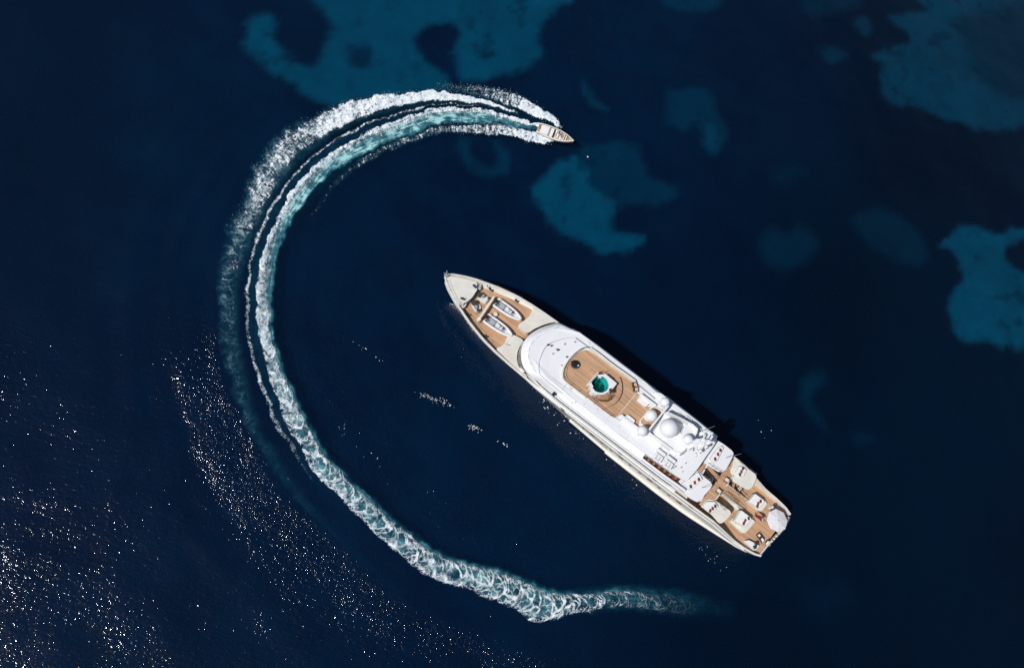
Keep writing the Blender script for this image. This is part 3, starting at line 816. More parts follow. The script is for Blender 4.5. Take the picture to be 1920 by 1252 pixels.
def build_hull():
    us = np.r_[np.linspace(0, 50, 44), np.linspace(51, 70, 28), np.linspace(70.6, 74.9, 12)]
    g = G()
    rings = []
    for u in us:
        hs, hw, zs, zd = HS(u), HW(u), ZS(u), ZD(u)
        rake = 4.2 * float(sstep(64, 75, u)) + 0.0
        pw = 1.0 + 0.9 * float(sstep(48, 68, u))
        half = []
        half.append((u - rake * 1.15, 0.0, -1.8))
        half.append((u - rake * 1.1, hw * 0.75, -1.5))
        half.append((u - rake * 1.05, hw * 0.97, -0.8))
        for f in (0, .2, .4, .6, .8, .93, 1.0):
            half.append((u - rake * (1 - f), hw + (hs - hw) * f ** pw, zs * f))
        t = min(0.26, hs * 0.8)
        half.append((u, hs - t, zs))
        half.append((u, hs - t, min(zd, zs) - 0.05))
        half.append((u, 0.0, min(zd, zs) - 0.12))
        ring = [Wd(a, b, c) for a, b, c in half] + [Wd(a, -b, c) for a, b, c in half[-2:0:-1]]
        rings.append(ring)
    g.loft(rings, True, True)
    h = yb(g, 'hull', 'hull', smooth=True, auto=math.radians(35))
    # bulwark cap rail
    for s in (1, -1):
        g = G()
        rr = []
        for u in us:
            hs, zs = HS(u), ZS(u)
            t = min(0.34, hs * 0.9)
            rr.append([Wd(u, s * (hs + .03), zs + .003), Wd(u, s * (hs + .03), zs + .06), Wd(u, s * (hs - t), zs + .06), Wd(u, s * (hs - t), zs + .003)])
        g.loft(rr, True, True)
        yb(g, 'cap_rail', 'hull')
    # fender strakes low on the side
    for s in (1, -1):
        for u1, w0, z, n in ((41.3, 0.26, 0.55, 'rubbing_strake'), (32.7, 0.48, 0.42, 'rubbing_strake')):
            g = G(); rr = []
            for u in np.linspace(1.0, u1, 30):
                b = HW(u) + (HS(u) - HW(u)) * z / ZS(u)
                w = w0 * (.15 + .85 * float(sstep(0, 16, u)))
                rr.append([Wd(u, s * (b - .3), z + .26), Wd(u, s * (b + w), z + .10), Wd(u, s * (b + w), z - .25), Wd(u, s * (b - .3), z - .45)])
            g.loft(rr, True, True)
            yb(g, n, 'hull')
    # portholes and hull windows
    for s in (1, -1):
        for k, u in enumerate(np.r_[np.arange(17.5, 47, 2.15)]):
            z = 3.3 if k % 3 else 3.5
            b = HW(u) + (HS(u) - HW(u)) * z / ZS(u)
            g = G()
            w, hgt = (0.62, 0.42) if k % 3 else (1.15, 0.5)
            pts = []
            for dy in (-.04, .035):
                pts.append([Wd(u + w / 2 * math.copysign(abs(math.cos(a)) ** .6, math.cos(a)), s * (b + dy + 0.02 + (HS(u) - HW(u)) / ZS(u) * hgt / 2 * math.sin(a)), z + hgt / 2 * math.copysign(abs(math.sin(a)) ** .6, math.sin(a))) for a in np.linspace(0, 2 * math.pi, 14, endpoint=False)])
            g.loft(pts, True, True)
            yb(g, 'porthole', 'glass', h)
    # scupper slots under the cap
    for s in (1, -1):
        for u in (16.2, 24.0, 31.5, 44.0, 57.5):
            g = G()
            c = Wd(u, s * (HS(u) + .0), ZS(u) - .5)
            g.box(c, 0.9, 0.09, 0.16, YANG)
            yb(g, 'scupper', 'dark', h)
    # knuckle line along the topsides
    for s in (1, -1):
        g = G(); rr = []
        for u in np.linspace(3, 62, 50):
            z = ZS(u) * 0.80
            pw = 1.0 + 0.9 * float(sstep(48, 68, u))
            b = HW(u) + (HS(u) - HW(u)) * 0.80 ** pw
            rr.append([Wd(u, s * (b - .05), z + .10), Wd(u, s * (b + .09), z + .02), Wd(u, s * (b + .09), z - .05), Wd(u, s * (b - .05), z - .09)])
        g.loft(rr, True, True)
        yb(g, 'knuckle_moulding', 'white')


build_hull()


def deck(name, us, z, mat, inset=0.27):
    pts = [Wd(u, HS(u) - inset, z) for u in us] + [Wd(u, -(HS(u) - inset), z) for u in us[::-1]]
    return yb(G().prism(pts, z - 0.12), name, mat)


deck('foredeck_planking', np.linspace(50, 72.5, 40), 6.0, 'teak')
deck('aft_deck_planking', np.r_[0.12, 0.6, 1.2, np.linspace(2, 19.5, 16)], 3.22, 'teak', 0.26)


def slab(name, pts, z, th, mat, r=0.0, bevel=0.05, sm=0, parent=None, close=False):
    p = px3(pts, z)
    if sm:
        p = [tuple(q) for q in spline(p, sm, closed=True)]
    if r:
        p = rounded(p, r)
    return yb(G().prism(p, z - th), name, mat, parent, bevel=bevel)


# ---- foredeck
bow = slab('bow_whaleback', [(836.5, 518), (845, 517.2), (863, 520), (880, 524.6), (896, 529), (893.6, 536.5), (895.5, 542.5), (890, 551), (884, 559.5), (875, 566), (869, 570), (858, 572), (852, 563), (840, 541), (834.3, 526)], 7.18, 1.1, 'cream', 0.5, 0.06)
for a, b in (((897, 530), (893, 537)), ((900.5, 532), (896.3, 541)), ((861, 569.5), (866, 566)), ((865, 573), (871, 567.5))):
    p, q = Vector(at(*a, 7.22)), Vector(at(*b, 7.22))
    yb(G().tube([p, (p + q) / 2 + Vector((0, 0, .02)), q], 0.06, 6), 'step_edge', 'grey')
for i, pts in enumerate(([(897, 530.5), (904, 533.5), (901, 543.5), (896.5, 541.5), (895, 537)], [(862, 570.5), (869, 568), (876, 567.5), (872, 576), (866, 578)])):
    slab('boarding_step', pts, 6.75, 0.6, 'cream', 0.3, 0.05)
slab('starboard_side_locker', [(1000, 577.3), (997, 584), (993, 592), (985.6, 599.5), (970.5, 609), (989.5, 625.5), (1000, 617.5), (1014.7, 610.5), (1033, 604.6), (1044, 603.2), (1040, 600.5), (1020, 587.3)], 6.98, 0.95, 'cream', 0.6, 0.06)
slab('port_side_locker', [(963.2, 627), (982.5, 637), (974, 650), (969.7, 662), (969.2, 675), (973, 688), (985, 701), (990, 708), (962, 684), (930, 652.6), (940, 649.3), (946.6, 644), (951, 629.5)], 6.98, 0.95, 'cream', 0.6, 0.06)
slab('starboard_waterway', [(899, 533.5), (904.5, 535.5), (927, 544), (951.5, 556.5), (975, 569), (997, 580), (999, 577), (970, 559), (930, 539.5), (912, 533.5)], 6.2, 0.1, 'cream', 0, 0)
yb(G().tube([at(948.5, 644.5, 7.02), at(957, 647.5, 7.02)], 0.05, 6), 'locker_hinge', 'dark')
# boom across the foredeck
boom = G()
p0, p1 = Vector(at(899, 597, 7.05)), Vector(at(926, 556.5, 7.05))
d = (p1 - p0).normalized(); sd_ = Vector((-d.y, d.x, 0))
rings = []
for q in (p0, p1):
    rings.append([q + sd_ * .2 + Vector((0, 0, -.22)), q - sd_ * .2 + Vector((0, 0, -.22)), q - sd_ * .2 + Vector((0, 0, .22)), q + sd_ * .2 + Vector((0, 0, .22))])
boom.loft(rings)
bm_ = yb(boom, 'cargo_boom', 'cream', bevel=0.04)
g = G().cyl((p0.x, p0.y, 6.1), 0.42, 0.34, 0.85, 18); yb(g, 'boom_pedestal', 'cream', bm_)
g = G().cyl((p1.x, p1.y, 6.1), 0.16, 0.16, 0.8, 12); yb(g, 'boom_rest', 'cream', bm_)
g = G().tube([at(896.5, 603.5, 6.32), at(900, 605, 6.36), at(903, 604.3, 6.32)], 0.07, 6); yb(g, 'boom_crutch', 'copper', bm_)
slab('chock_box', [(925, 587), (930, 584.5), (934, 589), (932, 592.5), (927.5, 592)], 6.5, 0.35, 'cream', 0.2, 0.04)


def windlass(pts, c1, c2, c3, bowpt):
    w = slab('windlass_plate', pts, 6.3, 0.15, 'cream', 0.35, 0.03)
    z = 6.3
    for (x, y), r, h, m in ((c1, .48, .62, 'dark'), (c2, .34, .5, 'grey'), (c3, .26, .55, 'dark')):
        q = at(x, y, z)
        yb(G().lathe((q[0], q[1], z), [(r, 0), (r, .12), (r * .62, .16), (r * .55, h * .6), (r * .9, h * .75), (r * .85, h), (0, h * 1.04)], 18), 'capstan', m, w, smooth=True)
    q = at((c1[0] + c2[0]) / 2, (c1[1] + c2[1]) / 2, z)
    yb(G().box((q[0], q[1], z + .25), .75, .4, .5, YANG + .3), 'motor_housing', 'dark', w, bevel=.05)
    a, b = at(c1[0] - 2, c1[1] + 3, z + .1), at(*bowpt, 6.5)
    yb(G().tube([a, b], 0.07, 5), 'anchor_chain', 'dark', w)
    q = at(c3[0] - 2, c3[1] + 4, z)
    yb(G().box((q[0], q[1], z + .1), .8, .12, .2, YANG + 1.1), 'brake_lever', 'grey', w)


windlass([(895, 555.5), (898.5, 551), (907.5, 552), (920, 560.7), (908.2, 570), (896.5, 561.5)], (899, 553.5), (905, 556), (916.3, 560.3), (892, 549))
windlass([(882.5, 570), (887, 566.5), (895, 567.5), (903, 575), (899.5, 583), (895.5, 588), (889, 581)], (888.5, 568.5), (892, 576.5), (895.8, 582.3), (880, 563))


def bollard(x, y, z, ang, s=1.0, m='dark'):
    q = at(x, y, z)
    g = G()
    for k in (-1, 1):
        cx, cy = q[0] + k * .28 * s * math.cos(ang), q[1] + k * .28 * s * math.sin(ang)
        g.lathe((cx, cy, z), [(.15 * s, 0), (.11 * s, .1), (.11 * s, .36 * s), (.17 * s, .42 * s), (.15 * s, .5 * s), (0, .52 * s)], 10)
    g.box((q[0], q[1], z + .04), 1.0 * s, .34 * s, .08, ang)
    yb(g, 'bollard', m, smooth=True)


for x, y, z, a in ((920.5, 543.8, 6.2, YANG), (968.5, 564.3, 6.2, YANG), (876.5, 590.5, 6.15, YANG + .3), (909.5, 630.5, 6.15, YANG + .15), (889.5, 537.2, 7.2, YANG - .1), (867.3, 560.5, 7.2, YANG + .3), (915.3, 538.7, 6.3, YANG)):
    bollard(x, y, z, a, 0.85)
# anchors and jackstaff at the stem
g = G(); q = at(837, 516, 7.3)
for a in (0.2, 1.4, 2.6, 4.0):
    g.tube([(q[0], q[1], 7.25), (q[0] + .6 * math.cos(a), q[1] + .6 * math.sin(a), 7.7)], .05, 5)
g.tube([(q[0], q[1], 7.2), (q[0] - .15, q[1] + .1, 9.2)], .05, 6)
g.box((q[0], q[1], 7.35), .7, .5, .25, YANG)
yb(g, 'stem_fitting', 'grey')
# stanchion posts of the whaleback
for s in (1, -1):
    g = G(); tops = []
    for u in np.arange(61.5, 74.2, 1.55):
        c = Wd(u, s * (HS(u) - .12), ZS(u))
        g.tube([(c[0], c[1], c[2]), (c[0], c[1], c[2] + .75)], .022, 5); tops.append((c[0], c[1], c[2] + .75))
    g.tube(tops, .02, 5)
    yb(g, 'bow_railing', 'steel')

# ---- superstructure
FRONT = [(1047, 605), (1035, 608), (1015.6, 614.5), (1001.5, 622), (991, 630), (983, 639.5), (977.8, 653), (976.7, 667), (978.5, 680), (985, 695), (996, 706)]
BASE = [(1044, 604), (1033, 605.6), (1015, 611.4), (1000.5, 618.5), (989.5, 626.5), (981.5, 637), (974.5, 650), (970.6, 662), (970, 675), (974, 687), (986, 700)]
fi = [tuple(p) for p in spline(px3(FRONT, 9.5), 4)]
fo = [tuple(p) for p in spline(px3(BASE, 6.9), 4)]
fo2 = [(p[0], p[1], 6.1) for p in fo]
fi2 = [(p[0], p[1], 9.45) for p in fi]
back = [(p[0] - AX[0] * 1.2, p[1] - AX[1] * 1.2, 9.45) for p in fi]
g = G(); g.loft([fo2, fo, fi2, back], False, False)
wf = yb(g, 'front_window_band', 'glass', smooth=True)
for k in range(4, len(fo) - 2, 5):
    g = G()
    a, b = Vector(fo[k]), Vector(fi[k])
    o = (a - b); o.z = 0; o = o.normalized() * 0.035
    g.tube([a + o, b + o], 0.05, 4)
    yb(g, 'window_mullion', 'dark', wf)

# lower house (wide body), its side windows and the shoulder above them
S0 = 20.2
side = lambda u: float(np.interp(u, [S0, 24, 46, 50, 53.5], [5.95, 6.12, 6.12, 5.9, 5.2]))
us = np.linspace(S0, 53.2, 24)
nose = [UV(p[0], p[1], 9.0) for p in FRONT]
low = [Wd(u, -side(u), 8.8) for u in us] + [Wd(a, b, 8.8) for a, b in nose[1:-1]] + [Wd(u, side(u), 8.8) for u in us[::-1]]
yb(G().prism(low, 6.0), 'main_house', 'white', bevel=.04)
for s in (1, -1):
    for u in np.arange(21.6, 50.5, 3.1):
        g = G()
        a, b = u, min(u + 3.02, 51.0)
        rr = [[Wd(q, s * (side(q) + .03), 8.62), Wd(q, s * (side(q) + .03), 8.2), Wd(q, s * (side(q) - .1), 8.2), Wd(q, s * (side(q) - .1), 8.62)] for q in np.linspace(a, b, 4)]
        g.loft(rr)
        yb(g, 'side_window', 'glass')
# gutter line above the windows
for s in (1, -1):
    g = G(); rr = []
    for u in np.linspace(S0 + .2, 50.5, 26):
        b = side(u)
        rr.append([Wd(u, s * (b + .1), 8.95), Wd(u, s * (b + .1), 8.80), Wd(u, s * (b - .1), 8.803), Wd(u, s * (b - .1), 8.95)])
    g.loft(rr); yb(g, 'gutter', 'white')
# shoulder, closed forward, open walkway aft of u = 28.6
for s in (1, -1):
    g = G(); rr = []
    for u in np.linspace(28.7 if s > 0 else 31.0, 51.2, 20):
        b = side(u)
        rr.append([Wd(u, s * (b + .02), 8.953), Wd(u, s * (b - .02), 9.55), Wd(u, s * (b - .45), 9.95), Wd(u, s * (b - 1.3), 10.2), Wd(u, s * (b - 1.3), 8.953)])
    g.loft(rr); yb(g, 'shoulder_coaming', 'white', smooth=True, auto=.6)
    g = G(); rr = []
    for u in np.linspace(19.6, 28.7 if s > 0 else 31.0, 8):
        b = max(side(max(u, S0)), 5.9)
        rr.append([Wd(u, s * b, 8.953), Wd(u, s * b, 9.85), Wd(u, s * (b - .42), 9.85), Wd(u, s * (b - .42), 8.953)])
    g.loft(rr); yb(g, 'walkway_bulwark', 'white', bevel=.03)
    p = [Wd(19.6, s * 4.2, 8.90), Wd(28.7 if s > 0 else 31.0, s * 4.2, 8.90), Wd(28.7 if s > 0 else 31.0, s * 5.6, 8.90), Wd(19.6, s * 5.6, 8.90)]
    yb(G().prism(p, 8.81), 'walkway_planking', 'teak')

# upper house and the big roof
roof_half = lambda u: float(np.interp(u, [19.0, 20.2, 22.0, 29.0, 31, 45, 50, 53, 55.6, 56.3], [3.9, 4.7, 5.05, 5.25, 5.3, 5.35, 5.2, 4.4, 2.2, 0.5]))
us = np.r_[np.linspace(21.5, 50, 24), 51.5]
up = [Wd(u, -(roof_half(u) - .45), 11.0) for u in us] + [Wd(52.8, -3, 11.0), Wd(53.4, 0, 11.0), Wd(52.8, 3, 11.0)] + [Wd(u, roof_half(u) - .45, 11.0) for u in us[::-1]]
yb(G().prism(up, 8.85), 'upper_house', 'white', bevel=.04)
roofpx = [(1309, 877.5), (1322, 858), (1334.5, 840.5), (1344.5, 825), (1343.5, 820.5), (1338, 815), (1314, 795.5), (1290, 776.5), (1264, 757.5), (1252, 746.5), (1243, 739.5), (1226, 730.5), (1210, 716), (1170, 686), (1130, 655.5), (1100, 633), (1087, 623.5), (1074, 620)]
RP = px3(roofpx, 11.2)
port = [Wd(u, roof_half(u), 11.2) for u in np.r_[np.linspace(49.6, 22.5, 14), 21.2, 20.7]]
frn = px3([(1052, 612.5), (1036, 617), (1018, 625.5), (1003, 636), (994.5, 648), (991, 661), (992, 676), (998, 689), (1008, 700)], 10.9)
frn2 = px3([(1048, 605), (1034.5, 608), (1015.6, 614.5), (1001.5, 622), (991, 630), (983, 639.5), (977.8, 653), (976.7, 667), (978.5, 680), (985, 695), (996, 706)], 9.6)
outl = RP + frn + port
roof = yb(G().prism(outl, 10.95), 'sun_roof', 'white')
for p in roof.data.polygons:
    p.use_smooth = False
# visor sloping down over the front windows
nf = 40
def resample(P, n):
    P = np.array(spline(P, 6)); L = np.r_[0, np.cumsum(np.linalg.norm(np.diff(P, axis=0), axis=1))]
    return [tuple(np.interp(t, L, P[:, k]) for k in range(3)) for t in np.linspace(0, L[-1], n)]
top_ring = resample([RP[-2], RP[-1]] + frn + [port[0], port[2]], nf)
low_ring = resample([tuple(at(1085, 625, 9.4)), tuple(at(1066, 614, 9.5))] + frn2 + [Wd(50.0, 5.95, 9.5), Wd(47.0, 6.0, 9.5)], nf)
rings = []
for f in np.linspace(0, 1, 9):
    h = 1 - (1 - f) ** 1.8
    rings.append([tuple(np.array(a) * (1 - f) + np.array(b) * f + np.array([0, 0, (b[2] - a[2]) * (f ** 1.8 - f)])) for a, b in zip([(p[0], p[1], p[2] + .0) for p in top_ring], low_ring)])
rings.append([(p[0] - AX[0] * .25, p[1] - AX[1] * .25, p[2] - .12) for p in low_ring])
g = G(); g.loft(rings, False, False)
yb(g, 'roof_visor', 'white', smooth=True, auto=1.2)
# faint seam of the raised roof panel
seam = px3([(1077, 633), (1060, 634), (1040, 640), (1023.5, 649), (1013, 669), (1010, 685), (1011.5, 699), (1019, 708), (1060, 742), (1120, 787), (1180, 828)], 11.21)
seam = spline(seam, 5)
g = G(); g.tube([(p[0], p[1], 11.2) for p in seam], .035, 4); yb(g, 'roof_seam', 'seam')

# panel joints across the white roof and shoulders
for u in (24.5, 28.2, 33.0, 37.5, 42.0, 46.5):
    for v0, v1 in (((3.95, roof_half(u) - .1),) if u > 30 else ((.6, roof_half(u) - .1),)) + (((-roof_half(u) + .1, -4.2),) if u > 33 else ()):
        g = G(); g.tube([Wd(u, v0, 11.2), Wd(u, (v0 + v1) / 2, 11.2), Wd(u, v1, 11.2)], .028, 4); yb(g, 'panel_joint', 'seam')
for v in (4.6,):
    g = G(); g.tube([Wd(u, v, 11.2) for u in (22.5, 30, 40, 49)], .022, 4); yb(g, 'panel_joint', 'seam')
for u, v in ((45.5, 4.3), (39.8, 4.35), (35.2, 4.3), (47.5, -4.6), (36.6, -4.75)):
    c = Wd(u, v, 11.2); yb(G().box((c[0], c[1], 11.23), .6, .45, .07, YANG), 'flush_hatch', 'dome', bevel=.02)

# ---- sundeck
TE = [(1057, 701), (1059.6, 690), (1069, 675), (1082, 662), (1094, 656), (1102.5, 656), (1117, 665), (1146, 687.5), (1170, 704.5), (1187, 717), (1193, 726), (1193, 737), (1200, 740), (1203, 752), (1217, 763), (1224.7, 761), (1245, 771), (1216, 804), (1199.5, 790), (1196, 800), (1183, 793), (1172, 781), (1162, 776), (1152, 784), (1136, 772), (1098, 742), (1061, 714), (1057, 708)]
slab('sundeck_planking', TE, 11.29, 0.2, 'teak', 0.5, 0)
# low coaming on the starboard side of the sundeck
cs = px3([(1104, 655.5), (1117, 664), (1146, 686.5), (1170, 703.5), (1189, 717.5)], 11.3)
g = G(); rr = []
for p in spline(cs, 4):
    n_ = -PT
    a = np.array(p)
    rr.append([(a[0], a[1], 11.2), (a[0], a[1], 11.95), (a[0] + n_[0] * .3, a[1] + n_[1] * .3, 11.95), (a[0] + n_[0] * .3, a[1] + n_[1] * .3, 11.2)])
g.loft(rr); yb(g, 'sundeck_coaming', 'cream', bevel=.03)
# groove beside the coaming on the starboard roof
gv = [UV(p[0], p[1], 11.2) for p in ((1079, 634), (1110, 656), (1150, 686), (1186, 713), (1215, 737), (1228, 748))]
g = G(); rr = []
for a, b in gv:
    rr.append([Wd(a, b - .02, 11.203), Wd(a, b - .12, 11.203), Wd(a, b - .12, 11.26), Wd(a, b - .02, 11.26)])
g.loft(rr); yb(g, 'roof_gutter', 'dark')


def railing(pts, z, h, name='deck_railing', step=2.0, mat='steel', closed=False, mid=True, r=.03, parent=None):
    P = [np.array(at(x, y, z)) for x, y in pts]
    g = G()
    g.tube([p + [0, 0, h] for p in P], r, 6)
    if mid:
        g.tube([p + [0, 0, h * .5] for p in P], r * .6, 5)
    L = np.r_[0, np.cumsum([np.linalg.norm(P[i + 1] - P[i]) for i in range(len(P) - 1)])]
    for t in np.arange(0, L[-1] + .01, step):
        q = [np.interp(t, L, [p[k] for p in P]) for k in range(3)]
        g.tube([(q[0], q[1], z), (q[0], q[1], z + h)], r * .9, 5)
    return yb(g, name, mat, parent)


arc = [tuple(p) for p in spline([(1160, 789), (1136, 774.5), (1098, 745), (1062, 717), (1055.5, 709), (1055, 700), (1058, 688.5), (1067.5, 673.5), (1081, 660), (1094, 653.5), (1103, 653)], 4)]
railing(arc, 11.25, 0.95, 'sundeck_railing', 1.7, 'dark', r=.035)
g = G(); rr = []
for x, y in arc[8:]:
    p = np.array(at(x, y, 11.2)); c = np.array(at(1110, 715, 11.2)); n_ = (c - p); n_ /= np.linalg.norm(n_)
    rr.append([(p[0] - n_[0] * .2, p[1] - n_[1] * .2, 11.2), (p[0] - n_[0] * .2, p[1] - n_[1] * .2, 11.38), (p[0] + n_[0] * .08, p[1] + n_[1] * .08, 11.38), (p[0] + n_[0] * .08, p[1] + n_[1] * .08, 11.2)])
g.loft(rr); yb(g, 'sundeck_kerb', 'cream')
# cream seam across the deck
a, b = Vector(at(1193, 737, 11.3)), Vector(at(1161.5, 775.8, 11.3))
g = G(); g.box(((a + b) / 2), (b - a).length, .10, .06, math.atan2((b - a).y, (b - a).x)); yb(g, 'deck_threshold', 'cream')

# pool
pc = np.array(at(1127, 721.5, 12.2)); PR = 1.3
pz = 12.6
def pol(r, a, z):
    return (pc[0] + r * math.cos(a), pc[1] + r * math.sin(a), z)
PXY = [(1108.6, 716.5), (1120.3, 703.6), (1123.5, 706.5), (1130, 706), (1136, 709), (1140.3, 715), (1141.5, 722), (1139.5, 729), (1134.5, 734), (1128, 736.3), (1120, 735.5), (1114, 732), (1110.5, 728), (1111.5, 724), (1108.8, 720)]
inn = [tuple(p) for p in px3(PXY[:2], pz)] + [tuple(p) for p in spline(px3(PXY[2:13], pz), 3)] + [tuple(p) for p in px3(PXY[13:], pz)]
cc = np.mean(np.array(inn), axis=0)
def cut_well(names, outline, z0, z1):
    k = G().prism([(p[0], p[1], z1) for p in outline], z0).build('pool_cutter', 'white', YROOT, YORG)
    for o in [x for x in bpy.data.objects if x.name in names]:
        md_ = o.modifiers.new('well', 'BOOLEAN'); md_.operation = 'DIFFERENCE'; md_.object = k; md_.solver = 'EXACT'
    bpy.context.view_layer.update()
    dg = bpy.context.evaluated_depsgraph_get()
    for o in [x for x in bpy.data.objects if x.name in names]:
        me = bpy.data.meshes.new_from_object(o.evaluated_get(dg)); o.modifiers.clear(); o.data = me
    bpy.data.objects.remove(k)


cut_well(('sun_roof', 'upper_house', 'sundeck_planking'), [tuple(np.array(p) + (np.array(p) - cc) * .02) for p in inn], 10.1, 12.0)
g = G().prism([(p[0], p[1], 10.35) for p in inn], 10.25)
pool = yb(g, 'pool_floor', 'poolteal')
md = np.array(at(1130, 726, 10.36))
yb(G().cyl((md[0], md[1], 10.352), .30, .30, .012, 20), 'floor_medallion', 'mosaicred', pool)
yb(G().lathe((md[0], md[1], 10.366), [(.5, -.013), (.5, .006), (.36, .006), (.36, -.013)], 20), 'medallion_ring', 'dark', pool)
g = G(); rr = []
for p in inn:
    d_ = np.array(p) - cc; d_[2] = 0; d_ /= np.linalg.norm(d_)
    o_ = np.array(p) + d_ * .34
    rr.append([(p[0], p[1], 10.25), (p[0], p[1], pz + .2), (o_[0], o_[1], pz + .2), (o_[0], o_[1], 11.2)])
rr.append(rr[0])
g.loft(rr, True, False)
yb(g, 'pool_wall', 'white', smooth=True, auto=.6)
# water in the pool
wq = N('pool_water')
f_ = wq.n('Fresnel', IOR=1.333)
bpn = wq.n('Bump', Strength=.6, Distance=.05, Height=wq.noise(wq.n('TexCoord').outputs['Object'], 3.0, 3))
sh_ = wq.n('MixShader', i0=f_.outputs[0], i1=wq.n('BsdfTransparent', Color=(0.12, .80, .77, 1)).outputs[0], i2=wq.n('BsdfGlossy', Roughness=.06, Normal=bpn.outputs[0]).outputs[0])
MT['poolwater'] = wq.done(sh_.outputs[0])
yb(G().add([(p[0], p[1], 12.42) for p in inn], [tuple(range(len(inn)))]), 'pool_water', 'poolwater')
# steps inside the pool
for k in range(3):
    yb(G().box((pc[0] + AX[0] * (.95 - .25 * k), pc[1] + AX[1] * (.95 - .25 * k), 10.36 + .2 * (3 - k)), .24, 1.1, .4 * (3 - k), YANG), 'pool_step', 'poolteal', pool)
# front glass panel of the pool and white deck beside it
a, b = Vector(at(1104.5, 718, 12.9)), Vector(at(1120.5, 698.5, 12.9))
g = G(); g.box(((a + b) / 2 - Vector((0, 0, .6))), (b - a).length, .16, 1.75, math.atan2((b - a).y, (b - a).x)); yb(g, 'pool_screen', 'white', bevel=.03)
slab('pool_side_deck', [(1134.5, 700), (1157, 718.5), (1147, 731), (1143.5, 735.5), (1141.5, 728), (1142.3, 720), (1139.5, 711.5), (1133, 705.5), (1130, 704)], 12.83, 1.5, 'white', 0.1, 0.04)
slab('pool_corner_block', [(1108, 731), (1112.5, 728), (1116, 733), (1122, 737), (1120, 740), (1112, 736)], 12.82, 1.5, 'white', 0.05, 0.03)
slab('pool_step_block', [(1121, 703), (1127, 704.5), (1128, 709), (1122.5, 708)], 12.55, 1.2, 'cream', 0.08, 0.03)
# curved railing and stair round the port side of the pool
cr = [tuple(p) for p in spline([(1109, 744), (1113, 749), (1122, 752.5), (1130, 752.5), (1137, 753), (1142, 748), (1146, 742)], 4)]
railing(cr, 11.3, .95, 'pool_railing', .45, 'wicker', r=.04)
railing([(1139, 740), (1140, 748), (1137, 755)], 11.3, .9, 'pool_handrail', .8, 'steel', r=.035)
railing([(1119, 704), (1122.5, 698), (1129, 703), (1135.5, 696)], 11.3, 1.0, 'pool_handrail', .7, 'copper', r=.03)
railing([(1098, 728), (1104, 724.5), (1109, 731), (1103, 734), (1098.5, 739)], 11.3, 1.0, 'pool_handrail', .7, 'wicker', r=.03)
q = at(1144, 733, 12.85); g = G().box((q[0], q[1], 13.02), .75, .32, .4, YANG + .85 + math.pi / 2); yb(g, 'pool_drinks_box', 'wicker', bevel=.03)
# wedge of steps and the curved teak bench
for k, (r0, r1, z) in enumerate(((1.62, 2.05, 11.9), (2.05, 2.4, 11.72), (2.4, 2.75, 11.52))):
    aa = [math.radians(t) for t in np.linspace(-52, 38, 14)]
    pts = [pol(r1, YANG + math.pi + t, z) for t in aa] + [pol(r0 - .02, YANG + math.pi + t, z) for t in aa[::-1]]
    yb(G().prism(pts, 11.2), 'pool_tread', 'teakdark', bevel=.0)
aa = [math.radians(t) for t in np.linspace(-40, 62, 20)]
for r0, r1, z, n_ in ((3.05, 3.75, 11.72, 'curved_bench'), (3.76, 3.90, 11.82, 'bench_backrest')):
    pts = [pol(r1, YANG + math.pi + t, z) for t in aa] + [pol(r0, YANG + math.pi + t, z) for t in aa[::-1]]
    yb(G().prism(pts, 11.2), n_, 'teak', bevel=.03)
# sundeck sofas
for n_, pts, bk in (('starboard', [(1194.5, 749), (1201.6, 742.5), (1218.5, 755), (1212, 763)], [(1200, 740), (1203, 737), (1232, 759), (1228, 763), (1219, 756)]),
                    ('port', [(1169, 784), (1177, 776), (1192.3, 788), (1186, 795.5)], [(1163, 779), (1166, 776), (1199, 801.5), (1196, 806)])):
    yb(G().prism(rounded(px3(pts, 11.9), .35), 11.3), 'sofa_seat', 'pad', bevel=.06)
    yb(G().prism(rounded(px3(bk, 12.1), .1), 11.2), 'sofa_backrest', 'white', bevel=.05)

# ---- radome deck
frame = [(1224.7, 760), (1245, 772), (1216, 805), (1199, 790)]
fr_o = rounded(px3([(1224.5, 758.5), (1247, 772), (1216, 807), (1197.5, 790)], 11.6), .5, 5)
fr_i = rounded(px3([(1225, 762), (1243, 772.3), (1216, 803.5), (1200.5, 790)], 11.6), .4, 5)
g = G(); rr = []
for o, i in zip(fr_o, fr_i):
    rr.append([(o[0], o[1], 11.2), (o[0], o[1], 11.6), (i[0], i[1], 11.6), (i[0], i[1], 11.2)])
rr.append(rr[0]); g.loft(rr, True, False); yb(g, 'radome_frame', 'cream', bevel=0)
plat = slab('radome_platform', [(1249, 770.5), (1280, 784), (1299, 795.5), (1307.5, 803.5), (1304, 815), (1299, 826), (1296, 842), (1285, 850), (1262, 842.5), (1232, 822), (1225, 809), (1237, 792)], 12.35, 1.25, 'white', 0.7, 0.06)
slab('platform_side_and_shade_wall', [(1215.5, 811.5), (1218, 809.5), (1261, 841), (1259, 843.5)], 12.75, 1.6, 'white', 0.05, 0.04)
slab('platform_side_and_shade_wall', [(1249.5, 772.5), (1251, 770.8), (1280, 784.2), (1300, 795), (1309, 803.5), (1306.5, 814), (1304.5, 813.5), (1306.5, 804.5), (1299, 797), (1279, 786.2)], 13.9, 1.6, 'white', 0.05, 0.03)  # tall wall added to throw shade over the starboard roof
slab('mast_pedestal', [(1283, 797), (1297, 793.5), (1308, 803), (1305, 815), (1301.5, 838), (1290, 842), (1279, 829), (1280, 812)], 13.45, 1.15, 'white', 0.6, 0.07)
slab('shadow_strip', [(1273, 853.5), (1277.5, 853.8), (1289.5, 844), (1285.5, 841.8)], 12.37, .05, 'grey', 0.12, 0.01)  # flat grey strip, a cast shadow painted onto the roof
